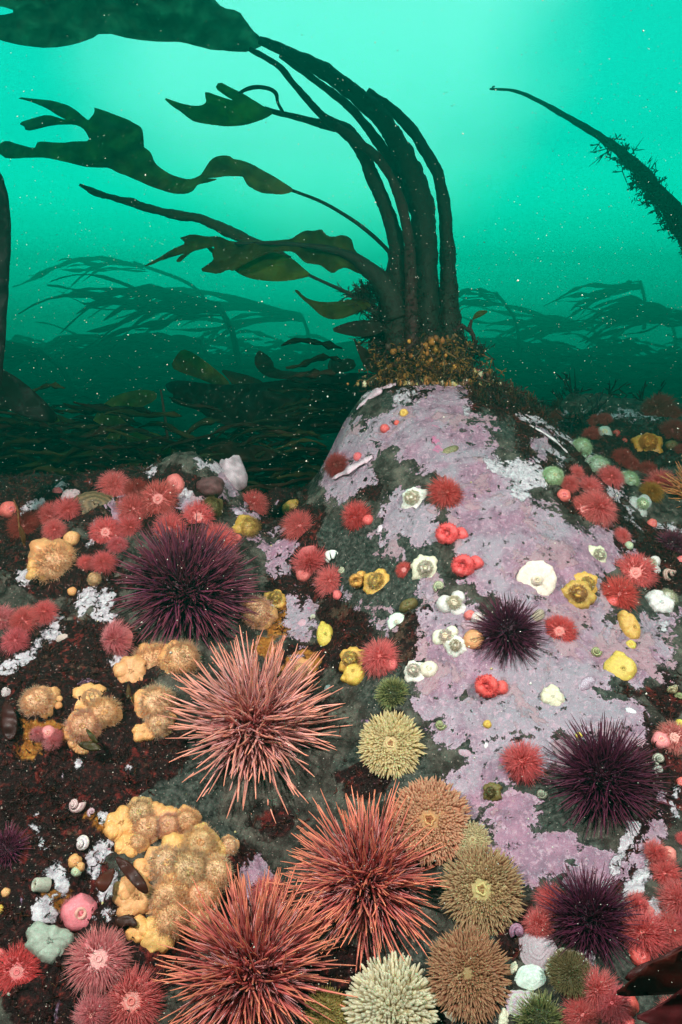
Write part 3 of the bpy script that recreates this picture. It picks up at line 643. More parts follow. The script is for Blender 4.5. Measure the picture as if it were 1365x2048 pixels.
# snails and shells
M_shell = mat('shell', attr=True, rough=.45, noise=.12, nscale=120, spec=.5, bump=.3, bscale=260)
def snail(px_, py_, rpx, label, cols=((.62, .66, .42), (.07, .08, .04)), turns=3.6, high=1.0, tilt=(0, 0), face=.6, seed=0, stripes=5, pal_end=None, group=None):
    rs = np.random.RandomState(seed + px_); l, n = hit(px_, py_)
    if l is None: print('MISS', label); return
    D = depth(l); r = rpx * D / FPX
    axis = (n * (1 - face) - l.normalized() * face + Vector((tilt[0], tilt[1] * sn, -tilt[1] * cs))).normalized()
    root = empty('sea_snail', frame_M(l + n * r * .25, axis, rs.uniform(0, 6)) @ Matrix.Diagonal((r, r, r, 1)), label, 'snail', group)
    mb = MB(); K = int(turns * 26); ns = 14; t = np.linspace(0, 1, K); ang = t * turns * 2 * np.pi
    Rr = .60 * np.exp(-(1 - t) * 2.6) * 1.0; tube = Rr * .72 + .01; z = high * (1 - np.exp(-(1 - t) * 2.6)) * 1.15 - .12
    ph = np.arange(ns) * 2 * np.pi / ns
    V = np.zeros((K, ns, 3)); C = np.zeros((K, ns, 3)); a, b = np.array(cols[0]), np.array(cols[1])
    for i in range(K):
        e_r = np.array([math.cos(ang[i]), math.sin(ang[i]), 0]); 
        V[i] = e_r * Rr[i] + [0, 0, z[i]] + tube[i] * (np.cos(ph)[:, None] * e_r + np.sin(ph)[:, None] * np.array([0, 0, 1.]))
        s = (np.sin(ph * stripes + .5) > .1)[:, None]; C[i] = np.where(s, a, b) * (1 + .15 * math.sin(ang[i] * 9))
    mb.add(V.reshape(-1, 3), grid_faces(K, ns), np.clip(C.reshape(-1, 3), 0, .95)); mb.obj('shell', M_shell, root)
    mb = MB(); rad = tube[-1] * .92; e_r = np.array([math.cos(ang[-1]), math.sin(ang[-1]), 0]); e_t = np.array([-e_r[1], e_r[0], 0]); c0 = e_r * Rr[-1] + [0, 0, z[-1]]
    rings = [c0 + rad * q * (np.cos(ph)[:, None] * e_r + np.sin(ph)[:, None] * np.array([0, 0, 1.])) + e_t * .02 * k for k, q in enumerate((1, .6, .25))]
    mb.add(np.concatenate(rings), grid_faces(3, ns), a * .6 + .1); mb.obj('operculum', M_shell, root); return root
def limpet(px_, py_, rpx, label, name='limpet', cat='limpet', c1=(.75, .68, .66), c2=(.45, .3, .38), sq=(1, 1), h=.4, spin=0, ribs=14, face=.3, rough=.06, plates=0, group=None, tilt=(0, 0), girdle=None, whorl=False):
    l, n = hit(px_, py_)
    if l is None: print('MISS', label); return
    D = depth(l); r = rpx * D / FPX
    axis = (n * (1 - face) - l.normalized() * face + Vector((tilt[0], tilt[1] * sn, -tilt[1] * cs))).normalized()
    root = empty(name, frame_M(l, axis, 0) @ Matrix.Rotation(R(spin), 4, 'Z') @ Matrix.Diagonal((r * sq[0], r * sq[1], r, 1)), label, cat, group)
    rs = np.random.RandomState(int(px_)); nr, nc = 18, 64; th = np.arange(nc) * 2 * np.pi / nc; V = []; C = []
    ph = rs.uniform(0, 6, 4); out_ = 1 + .05 * np.cos(3 * th + ph[0]) + .04 * np.cos(5 * th + ph[1]) + rough * .5 * np.cos(ribs * th + ph[2])
    for i in range(nr):
        t = i / (nr - 1); q = 1 - t; off = .15 * t
        zz = h * (1 - q ** 1.7) * (1 + rough * np.cos(ribs * th + ph[2]) * q) + h * .05 * math.sin(t * 40)
        if plates: zz = zz + h * .10 * np.floor((np.cos(th) * q * .5 + .5) * plates) / plates
        x = out_ * q * np.cos(th) + off; y = out_ * q * np.sin(th)
        V.append(np.c_[x, y, zz + .02]); w = .5 + .5 * np.sin(t * 26 + 1.5 * pn(np.cos(th) * 2 + px_, np.sin(th) * 2)); w = w * .6 + .4 * (np.cos(ribs * th + ph[2]) > 0)
        if whorl: w = .5 + .5 * np.sin(t * 20 + th * 1.0)
        C.append(np.array(c1) * w[:, None] + np.array(c2) * (1 - w[:, None]))
    V.insert(0, V[0] - [0, 0, .25]); C.insert(0, C[0])
    mb = MB(); mb.add(np.concatenate(V), grid_faces(nr + 1, nc), np.concatenate(C)); mb.obj('shell', M_shell, root)
    if girdle:
        mb = MB(); th = np.arange(48) * 2 * np.pi / 48; rings = [np.c_[q * np.cos(th), q * np.sin(th), 0 * th + z] for q, z in ((1.16, -.2), (1.15, .05), (1.05, .12), (.9, .1))]
        mb.add(np.concatenate(rings), grid_faces(4, 48), girdle); mb.obj('girdle', M_soft, root)
    return root
# flat leaf-like things drawn as an outline: filled with a fine net, rippled, and given thickness
def inside(poly, P):
    x, y = P[:, 0], P[:, 1]; r = np.zeros(len(P), bool); n = len(poly); j = n - 1
    for i in range(n):
        xi, yi = poly[i]; xj, yj = poly[j]
        if yi != yj: r ^= ((yi > y) != (yj > y)) & (x < (xj - xi) * (y - yi) / (yj - yi) + xi)
        j = i
    return r
def smooth_poly(P, it=2):
    P = np.array(P, float)
    for _ in range(it):
        Q = np.roll(P, -1, 0); P = np.stack([P * .75 + Q * .25, P * .25 + Q * .75], 1).reshape(-1, 2)
    return P
from mathutils.geometry import delaunay_2d_cdt
def leaf(poly, D, name, m, parent, thick=.0025, wav=.02, step=9, sm=1, col=(.05, .06, .012), tiltx=0, tilty=0, seed=0, var=.35, wf=1.0, rib=None):
    """a blade: outline in photograph pixels, hung at depth D; tilts are depth change (m) per 100 px"""
    P = smooth_poly(poly, sm); lo, hi = P.min(0), P.max(0); c = (lo + hi) / 2
    gx, gy = np.meshgrid(np.arange(lo[0], hi[0], step), np.arange(lo[1], hi[1], step * .87)); gx = gx + (np.arange(gx.shape[0]) % 2)[:, None] * step / 2
    G = np.c_[gx.ravel(), gy.ravel()]; G = G[inside(P, G)]
    # drop those too near the outline
    if len(G):
        dmin = np.min(np.linalg.norm(G[:, None] - P[None], axis=2), axis=1); G = G[dmin > step * .45]
    A = np.concatenate([P, G]); k = len(P)
    vs, _, fs, *_ = delaunay_2d_cdt([Vector(p) for p in A], [(i, (i + 1) % k) for i in range(k)], [], 1, 1e-4)
    A = np.array([tuple(v) for v in vs]); fs = [f for f in fs if len(f) == 3]; F = np.array([tuple(f) for f in fs])
    cen = A[F].mean(1); F = F[inside(P, cen)]
    q = np.array([wav * (fbm(a[0] / 60 * wf + seed * 3, a[1] / 45 * wf, 2) * 1.3) + tiltx * (a[0] - c[0]) / 100 + tilty * (a[1] - c[1]) / 100 for a in A])
    dd_ = D + q
    V0 = np.array([tuple(at(a[0], a[1], d)) for a, d in zip(A, dd_)])
    nrm = np.zeros_like(V0); fn = np.cross(V0[F[:, 1]] - V0[F[:, 0]], V0[F[:, 2]] - V0[F[:, 0]])
    for i in range(3): np.add.at(nrm, F[:, i], fn)
    nrm /= np.linalg.norm(nrm, axis=1, keepdims=True) + 1e-12
    n = len(V0); V = np.concatenate([V0 + nrm * thick / 2, V0 - nrm * thick / 2])
    ed = {}
    for f in F:
        for i in range(3):
            a_, b_ = int(f[i]), int(f[(i + 1) % 3]); ed[(a_, b_)] = 1
    bnd = [(a_, b_) for (a_, b_) in ed if (b_, a_) not in ed]
    side = np.array([(b_, a_, a_ + n, b_ + n) for a_, b_ in bnd])
    v = 1 + var * 1.6 * fbm(A[:, 0] / 35 + seed, A[:, 1] / 30, 3)
    C = np.array(col)[None] * np.clip(v, .3, 2)[:, None]
    mb = MB(); mb.add(V, [F, F[:, ::-1] + n, side], np.concatenate([C, C])); return mb.obj(name, m, parent)
def tube(pts, name, m, parent, sides=10, col=(.03, .03, .012), lump=.08, step=.012, caps=True, seed=0, var=.3, flat=1.0):
    """pts: (Vector, radius) in metres; smooth curve through them"""
    P = np.array([tuple(p) for p, r in pts]); Rr = np.array([r for p, r in pts]); n = len(P)
    d = np.r_[0, np.cumsum(np.linalg.norm(np.diff(P, axis=0), axis=1))]; K = max(4, int(d[-1] / step)); s = np.linspace(0, d[-1], K)
    Pp = np.concatenate([[2 * P[0] - P[1]], P, [2 * P[-1] - P[-2]]])
    out_ = np.zeros((K, 3)); rr = np.interp(s, d, Rr)
    for i, si in enumerate(s):
        k = min(np.searchsorted(d, si, 'right') - 1, n - 2); t = (si - d[k]) / (d[k + 1] - d[k] + 1e-9)
        p0, p1, p2, p3 = Pp[k], Pp[k + 1], Pp[k + 2], Pp[k + 3]
        out_[i] = .5 * (2 * p1 + (p2 - p0) * t + (2 * p0 - 5 * p1 + 4 * p2 - p3) * t * t + (3 * p1 - p0 - 3 * p2 + p3) * t ** 3)
    T = np.gradient(out_, axis=0); T /= np.linalg.norm(T, axis=1, keepdims=True) + 1e-9
    ref = np.array([0, 1, .05]); u = np.cross(T, ref); u /= np.linalg.norm(u, axis=1, keepdims=True) + 1e-9; w = np.cross(T, u)
    ph = np.arange(sides) * 2 * np.pi / sides
    lm = 1 + lump * 2 * pn(s[:, None] / .02 + seed * 7.7, np.cos(ph)[None] * 1.5 + 3) + lump * pn(s[:, None] / .006 + seed, ph[None] * 1.2 + 9)
    V = out_[:, None] + (rr[:, None] * lm)[..., None] * (np.cos(ph)[None, :, None] * u[:, None] + flat * np.sin(ph)[None, :, None] * w[:, None])
    c = np.array(col) * (1 + var * 1.5 * pn(s[:, None] / .03 + seed, ph[None] + 1))[..., None]
    mb = MB(); F = [grid_faces(K, sides)]
    if caps: F += [np.arange(sides)[None, ::-1], np.arange((K - 1) * sides, K * sides)[None]]
    mb.add(V.reshape(-1, 3), F, np.clip(c.reshape(-1, 3), .002, 1)); return mb.obj(name, m, parent)
def ptube(pts, D, *a, **k):
    """pts (px, py, radius px[, dD])"""
    return tube([(at(p[0], p[1], D + (p[3] if len(p) > 3 else 0)), p[2] * D / FPX) for p in pts], *a, **k)
M_kelp = mat('kelp_blade', attr=True, rough=.5, trans=.72, tg=.5, spec=.15, noise=.3, nscale=45)
M_stipe = mat('kelp_stipe', attr=True, rough=.7, noise=.35, nscale=120, bump=.8, bscale=220, spec=.2)
M_bed = mat('bed_weed', attr=True, rough=.8, trans=.4, spec=.05, noise=.5, nscale=30)
M_red = mat('red_weed', attr=True, rough=.45, trans=.25, spec=.25, noise=.2, nscale=60)
# ------------------------------------------------------------------ urchins
UR = 'red urchins on the rock'; UP = 'purple urchins on the rock'
urchin(510, 1455, 196, 'red', 'large pale pink and tan spined urchin just below the big purple urchin', 11, face=.45, n1=460, n2=620, group=UR, tilt=(.05, .1))
urchin(735, 1765, 186, 'scarlet', 'red urchin with dense spines touching the tan painted anemones', 12, face=.45, n1=520, n2=700, group=UR)
urchin(508, 1948, 206, 'scarlet', 'red urchin at the bottom with long bright orange spines', 13, face=.5, n1=480, n2=650, group=UR)
urchin(372, 1180, 154, 'purple', 'largest purple urchin, among pink anemones near the rock edge', 14, face=.25, n1=620, n2=700, squash=.7, group=UP, jit=.2)
urchin(1015, 1268, 86, 'violet', 'small dark purple urchin on the pink crust below the flat white anemone', 15, face=.75, n1=420, n2=420, group=UP)
urchin(1203, 1562, 131, 'violet', 'big nearly black urchin with a few red spots on the lilac crust', 16, face=.7, n1=520, n2=600, group=UP)
urchin(1178, 1842, 110, 'violet', 'dark purple urchin above white barnacle shells and between pink anemones', 17, face=.5, n1=460, n2=500, group=UP)
urchin(787, 1390, 39, 'green', 'small green urchin just above the pale yellow painted anemone', 18, face=.6, n1=420, n2=420, squash=.75, jit=.22)
urchin(1402, 1000, 95, 'rust', 'rust orange urchin cut off by the frame beside the reef ledge', 19, face=.4, n1=300, n2=300, group=UR)
urchin(1345, 1092, 40, 'purple', 'dim maroon urchin in the dark hollow below the rust orange spines', 20, face=.4, n1=320, n2=320, group=UP, jit=.2)
urchin(15, 1700, 55, 'purple', 'dark maroon urchin half hidden in shade on the dark red rock', 23, face=.3, n1=260, n2=300, group=UP, jit=.2)
urchin(1080, 2046, 62, 'green', 'dark green urchin beneath the pearly shell', 24, face=.4, n1=360, n2=360, jit=.2, squash=.7)

# ------------------------------------------------------------------ large painted anemones
GP = 'painted anemones'
big_anemone(785, 1493, 66, ((.62, .54, .24), (.60, .44, .18), (.76, .60, .29), (.84, .76, .48), (.72, .54, .26)), 'pale yellow painted anemone below the green urchin', n=230, L=.30, rt=.062, seed=31, foot=None, group=GP, face=.75)
big_anemone(862, 1645, 84, ((.66, .42, .12), (.50, .17, .10), (.68, .33, .19), (.78, .50, .32), (.62, .32, .13)), 'orange painted anemone with a yellow and red speckled column', n=330, L=.24, rt=.056, seed=32, group=GP, face=.7)
big_anemone(966, 1782, 84, ((.42, .38, .16), (.36, .15, .09), (.52, .33, .16), (.62, .47, .28), (.62, .50, .20)), 'tan painted anemone with a yellow ringed mouth', n=330, L=.30, rt=.050, seed=33, group=GP, face=.8, prof=((0, .9), (.25, 1.), (.65, .55), (1, .05)))
big_anemone(940, 1950, 82, ((.42, .30, .12), (.38, .13, .08), (.55, .28, .15), (.62, .38, .22), (.45, .30, .12)), 'reddish brown painted anemone above the broken shells', n=360, L=.32, rt=.045, seed=34, group=GP, face=.75, mouth=False, r0=.15)
big_anemone(948, 1682, 36, ((.60, .52, .25), (.52, .40, .20), (.70, .58, .34), (.80, .70, .48), (.6, .5, .25)), 'small cream painted anemone tucked between the orange and the tan one', n=150, L=.36, rt=.055, seed=35, group=GP, face=.6)
big_anemone(790, 2022, 84, ((.62, .54, .28), (.66, .52, .28), (.80, .70, .45), (.88, .84, .66), (.75, .62, .35)), 'cream painted anemone with thick blunt tentacles at the bottom', n=230, L=.46, rt=.062, seed=36, group=GP, face=.45, prof=((0, .85), (.4, 1.), (.85, .8), (1, .35)), mouth=False, r0=.05, parts=100)
big_anemone(1140, 1955, 44, ((.12, .10, .04), (.10, .08, .03), (.22, .17, .07), (.32, .27, .13), (.14, .12, .05)), 'dull olive anemone hanging beneath the dark purple urchin', n=420, L=.40, rt=.028, seed=37, face=.35, mouth=False, r0=.05, tilt=(0, -.5), parts=0)
big_anemone(655, 2030, 46, ((.30, .24, .05), (.28, .20, .05), (.40, .30, .08), (.52, .42, .14), (.3, .22, .05)), 'dark mustard anemone behind the long orange spines at the bottom', n=200, L=.34, rt=.05, seed=38, face=.4, mouth=False, r0=.1, parts=0)

# ------------------------------------------------------------------ pink anemones
GA = 'pink anemones on the reef'
for a in [
 (229,977,27,'open','pink','pink anemone behind the flat brown shell on the reef edge'),
 (115,984,10,'bud','pink','tiny closed red anemone beside the lilac lump above the brown shell'),
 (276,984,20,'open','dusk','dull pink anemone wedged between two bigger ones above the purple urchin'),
 (319,1001,31,'face','pink','broad pink anemone facing up, above the biggest purple urchin'),
 (352,968,18,'bud','pink','smooth closed pink disc at the reef edge above the purple urchin',dict(sq=(1,1.2,.7))),
 (266,1021,27,'open','pink','shaggy pink anemone pressed against the broad one facing up'),
 (258,1058,22,'open','pink','pink anemone touching the upper tip of the biggest purple urchin'),
 (213,1070,29,'face','pink','large pink anemone beside the pale crust and the purple urchin'),
 (236,1095,17,'open','pink','small pink anemone under the large one beside the purple urchin'),
 (397,1035,26,'face','pink','round pink anemone next to a tan fuzzy one above the purple urchin'),
 (341,1062,29,'open','pink','pink anemone peeping over the middle of the biggest purple urchin'),
 (437,1090,33,'open','pink','pink anemone behind the spines at the far shoulder of the purple urchin'),
 (134,1023,24,'open','pink','pink anemone just under the brown ribbed shell'),
 (101,1035,24,'open','pink','pink anemone above the tan and orange fuzzy one'),
 (110,1066,21,'open','pink','pink anemone drooping onto the tan and orange fuzzy one',dict(tilt=(.1,-.5))),
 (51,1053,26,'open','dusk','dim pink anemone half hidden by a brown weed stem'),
 (18,1020,17,'bud','pink','closed red anemone shaped like a cone by the weed stem',dict(tilt=(.8,.1))),
 (172,1127,14,'open','pink','small pink anemone on the white crust beside the purple urchin'),
 (209,1128,21,'open','pink','pink anemone where purple spines meet the white crust'),
 (8,1243,25,'open','rose','bright pink anemone cut by the frame on dark rock'),
 (52,1245,25,'open','pink','pink anemone in the middle of a trio on dark rock'),
 (90,1230,21,'open','pink','pink anemone of the trio, nearest the white streak'),
 (32,1284,23,'open','pink','pink anemone under the trio, over white crust'),
 (241,1285,29,'open','rose','pink anemone leaning outward with a pale pink stalk, below the purple urchin',dict(tilt=(-.35,.55),lift=.25)),
 (476,1076,8,'bud','pink','tiny pink bud beside the tan fuzzy anemone in the gully'),
 (506,1014,24,'open','pink','pink anemone above a tan fuzzy one in the gully'),
 (598,1056,27,'open','pink','pink anemone under the yellow one on the gully side'),
 (621,1118,27,'open','pink','pink anemone with a smooth stalk in the gully',dict(tilt=(.1,.5),lift=.2)),
 (608,1150,16,'bud','pink','smooth folded pink anemone below the stalked one in the gully'),
 (660,1166,26,'open','pink','pink anemone with knobbly buds beside the white torn shell'),
 (676,1190,10,'bud','pink','small pink bud hanging under the knobbly pink anemone'),
 (809,1141,14,'face','red','small flat red anemone beside the white one with a curled mouth'),
 (718,1034,27,'open','red','red anemone with buds at the dark patch on the pink crust'),
 (736,1040,12,'bud','red','red bud stuck to the anemone by the dark patch'),
 (888,990,29,'open','red','bright red anemone beside a cream one on the mound'),
 (896,1071,25,'ring','red','upper of three ringed red anemones in a column on the mound',dict(spin=0)),
 (928,1134,26,'ring','red','ringed red anemone with fat lobes below a similar one on the mound',dict(spin=15)),
 (976,1377,25,'ring','red','ringed red anemone below the small dark urchin on the lilac crust',dict(spin=0)),
 (762,1318,32,'open','pink','pink anemone between the two lobed yellow one and the white pair'),
 (784,1330,12,'bud','pink','pink lobe on the anemone next to the white pair'),
 (940,1231,11,'bud','pink','small pink bud at the spine tips of the little dark urchin'),
 (677,933,21,'open','dusk','dark red anemone beside the slanting pale ledge on the mound'),
 (716,914,10,'bud','pink','small red bud above the slanting pale ledge'),
 (953,756,14,'face','pink','small pink anemone among sponge beside the kelp holdfast'),
 (770,858,10,'bud','red','small smooth red bud on the upper mound'),
 (794,846,6,'bud','red','tiniest red bud near the yellow speck on the upper mound'),
 (1151,949,14,'open','pink','small pink anemone next to the greenish white one'),
 (1139,972,16,'open','pink','small pink anemone in the row beneath the greenish white one'),
 (1127,992,15,'bud','pink','pink anemone closing at the low end of the little row'),
 (1178,981,23,'open','pink','pink anemone sitting over the biggest one of the ridge'),
 (1168,1022,27,'face','pink','biggest pink anemone of the right hand ridge, with a pale centre'),
 (1187,1024,32,'open','pink','shaggy pink anemone joined to the biggest one on the ridge'),
 (1218,960,23,'open','pink','dusky pink anemone between two greenish white ones'),
 (1321,973,27,'open','pink','pink anemone near the rust orange spines'),
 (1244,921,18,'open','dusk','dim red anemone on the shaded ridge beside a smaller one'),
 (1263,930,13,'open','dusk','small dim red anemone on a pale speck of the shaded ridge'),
 (1294,942,16,'open','dusk','dark maroon anemone over the white sliver on the ridge'),
 (1243,1075,15,'open','pink','pink anemone lying on its side above a pale oval limpet',dict(tilt=(.6,.1))),
 (1304,1048,11,'bud','pink','pink bud below the mint coloured anemone'),
 (1268,1149,35,'face','pink','large pink anemone overlapping a white one on the mound flank'),
 (1238,1192,31,'open','red','red anemone with knobs beside the orange pair'),
 (1226,1204,13,'bud','red','red knob on the anemone beside the orange pair'),
 (1251,1208,10,'bud','red','second red knob, above the yellow anemone with a pit'),
 (1366,1123,13,'bud','pink','pink anemone at the frame edge below the dim maroon urchin'),
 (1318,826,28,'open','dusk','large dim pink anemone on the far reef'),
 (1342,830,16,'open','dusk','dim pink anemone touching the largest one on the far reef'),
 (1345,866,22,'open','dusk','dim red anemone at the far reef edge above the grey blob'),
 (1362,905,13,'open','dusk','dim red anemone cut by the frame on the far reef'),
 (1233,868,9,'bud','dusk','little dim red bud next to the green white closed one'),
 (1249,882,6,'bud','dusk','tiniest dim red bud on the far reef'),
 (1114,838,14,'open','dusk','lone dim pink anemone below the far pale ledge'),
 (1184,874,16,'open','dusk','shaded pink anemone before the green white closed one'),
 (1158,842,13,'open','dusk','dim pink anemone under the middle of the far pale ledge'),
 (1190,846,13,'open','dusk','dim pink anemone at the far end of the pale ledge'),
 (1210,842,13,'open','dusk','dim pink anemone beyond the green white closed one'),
 (1118,1266,30,'face','red','round flat red anemone beside the small dark urchin'),
 (1048,1527,35,'open','pink','large pink anemone on lilac crust between the two dark urchins'),
 (1344,1479,27,'face','rose','pink anemone with a frilled side above the striped snails'),
 (1322,1482,18,'bud','rose','smooth pink lobe beside the frilled pink anemone'),
 (1364,1566,11,'bud','pink','pink bud at the frame edge beside the big dark urchin'),
 (1316,1708,21,'open','pink','pink anemone lying sideways with an orange pink stalk',dict(tilt=(-.5,.2),lift=.2)),
 (1337,1708,15,'bud','rose','smooth stalk end of a sideways pink anemone'),
 (1332,1750,26,'open','pink','pink anemone directly below the sideways one'),
 (1364,1678,10,'open','pink','small pink anemone cut by the frame above the sideways one'),
 (1352,1803,32,'open','pink','broad pink anemone at the frame edge above the dark red blades'),
 (1100,1804,26,'open','pink','pink anemone behind the left spines of the lowest purple urchin'),
 (1080,1852,25,'open','pink','pink anemone over the grey limpet'),
 (1278,1815,22,'open','pink','pink anemone with pale stalk at the right spines of the lowest purple urchin',dict(tilt=(-.5,.3),lift=.2)),
 (1296,1822,12,'bud','rose','pale pink stalk next to the lowest purple urchin'),
 (1288,1874,37,'open','pink','large pink anemone right beside the lowest purple urchin'),
 (1280,1912,20,'bud','red','swollen red lobe under the large anemone, touching the red blade'),
 (1335,1868,30,'open','pink','pink anemone above the upper dark red blade'),
 (1365,1858,24,'open','pink','pink anemone cut by the frame above the dark red blades'),
 (1196,1985,36,'open','pink','pink anemone left of the pointed tip of the dark red blade'),
 (1228,2012,30,'open','pink','pink anemone under the pointed tip of the dark red blade'),
 (1252,2008,26,'bud','red','smooth red orange anemone wall against the dark red blade'),
 (1162,2036,30,'open','pink','pink anemone at the bottom next to the dark green urchin'),
 (1345,2030,26,'open','pink','pink anemone in shade below the lower dark red blade'),
 (1255,2046,14,'bud','red','red bud on the bottom edge under the dark red blades'),
 (143,1820,20,'open','rose','tentacles of a half closed pink anemone on white crust',dict(tilt=(-.4,.4))),
 (160,1826,34,'bud','rose','smooth rosy closed anemone above the grey green folded one',dict(sq=(1.05,1,1))),
 (38,1943,38,'face','red','red anemone alone on dark rock in the lower corner'),
 (198,1924,47,'face','rose','large bright pink anemone with pale centre below the folded one'),
 (176,1958,18,'open','rose','pink lobe peeping out below the large bright pink anemone'),
 (266,2006,50,'face','pink','largest pink anemone near the bottom, beside the red urchin'),
 (188,2027,32,'open','rose','pink anemone at the bottom between two bigger ones'),
 (0,1907,9,'bud','pink','pink bud on the frame edge above the lone red anemone'),
 (97,1466,15,'bud','rose','rosy bud in the middle of a knobbly pink clump'),
 (104,1484,15,'open','rose','lowest tuft of the knobbly pink clump'),
 (76,1470,13,'open','rose','side tuft of the knobbly pink clump'),
 (112,1472,12,'open','rose','small tuft of the knobbly pink clump beneath the orange buds'),
 (538,1796,32,'open','pink','pink anemone seen through red spines at the foot of the reef'),
 (770,1250,.1,'bud','pink',''),
 (425,1016,22,'fuzz','olive','tan fuzzy anemone at the shoulder of the round pink one'),
]:
    k = a[6] if len(a) > 6 else {}
    if a[2] > 1: anemone(*a[:6], group=GA if a[4] not in ('olive',) else 'fuzzy tan and orange anemones', **k)
# ------------------------------------------------------------------ white, cream and mint anemones
GW = 'white and cream anemones'
for a in [
 (830,1000,24,'lobed','white','cream anemone beside the bright red one on the mound'),
 (850,1137,26,'lobed','white','white anemone with a curled mouth above the striped green snail'),
 (907,1208,29,'trio','white','white anemone of three smooth lobes below the striped green snail'),
 (795,1245,18,'disc','white','small white knob anemone beside the pink crust patch'),
 (893,1275,25,'trio','white','upper of two joined white anemones beside the small dark urchin'),
 (912,1294,19,'lobed','white','lower of two joined white anemones beside the small dark urchin'),
 (956,1237,13,'bud','white','white anemone half under the spines of the small dark urchin'),
 (832,1345,22,'lobed','white','white frilled anemone above the green urchin'),
 (858,1339,18,'bud','white','smooth white anemone joined to the frilled one above the green urchin'),
 (1072,1163,35,'disc','white','big flat white anemone with a central knob on the pink crust',dict(face=.9,lift=.14)),
 (1106,1395,22,'sheet','white','white anemone with curling white arms on lilac crust',dict(lift=.1,face=.8)),
 (1194,1110,18,'lobed','white','small frilly white anemone high on the mound flank'),
 (1300,1131,22,'trio','white','white anemone overlapped by the large pink one'),
 (1318,1208,28,'sheet','white','white spread foot beneath the stout white stalk'),
 (1336,1200,19,'fuzz','white','stout white stalked anemone below the brown cone snail',dict(tilt=(.5,.1))),
 (1163,900,19,'fuzz','mint','uppermost greenish white anemone on the ridge'),
 (1107,954,20,'fuzz','mint','greenish white anemone beside the white crust patch'),
 (1190,938,22,'fuzz','mint','middle greenish white anemone next to the dusky pink one'),
 (1253,963,19,'fuzz','mint','green tinted anemone just beyond the dusky pink one'),
 (1281,1012,25,'trio','mint','mint green anemone with a folded rim below the amber one'),
 (1209,867,15,'bud','mint','closed green white anemone on the far reef'),
 (1343,893,13,'bud','olive','grey blob of a closed anemone on the far reef'),
 (985,1584,18,'lobed','olive','small greyish anemone above the pale pink crust plate'),
 (98,1884,44,'sheet','grey','large grey green folded anemone on dark rock',dict(sq=(.85,1.15,1))),
 (90,1770,16,'tube','mint','pale green open tube anemone pointing sideways',dict(tilt=(-.9,.4))),
 (153,1743,11,'bud','mint','small mint bud under the orange pair and the snail'),
 (1258,1092,9,'bud','mint','pale oval bud below the pink anemone on its side'),
]:
    k = a[6] if len(a) > 6 else {}
    anemone(*a[:6], group=GW, **k)
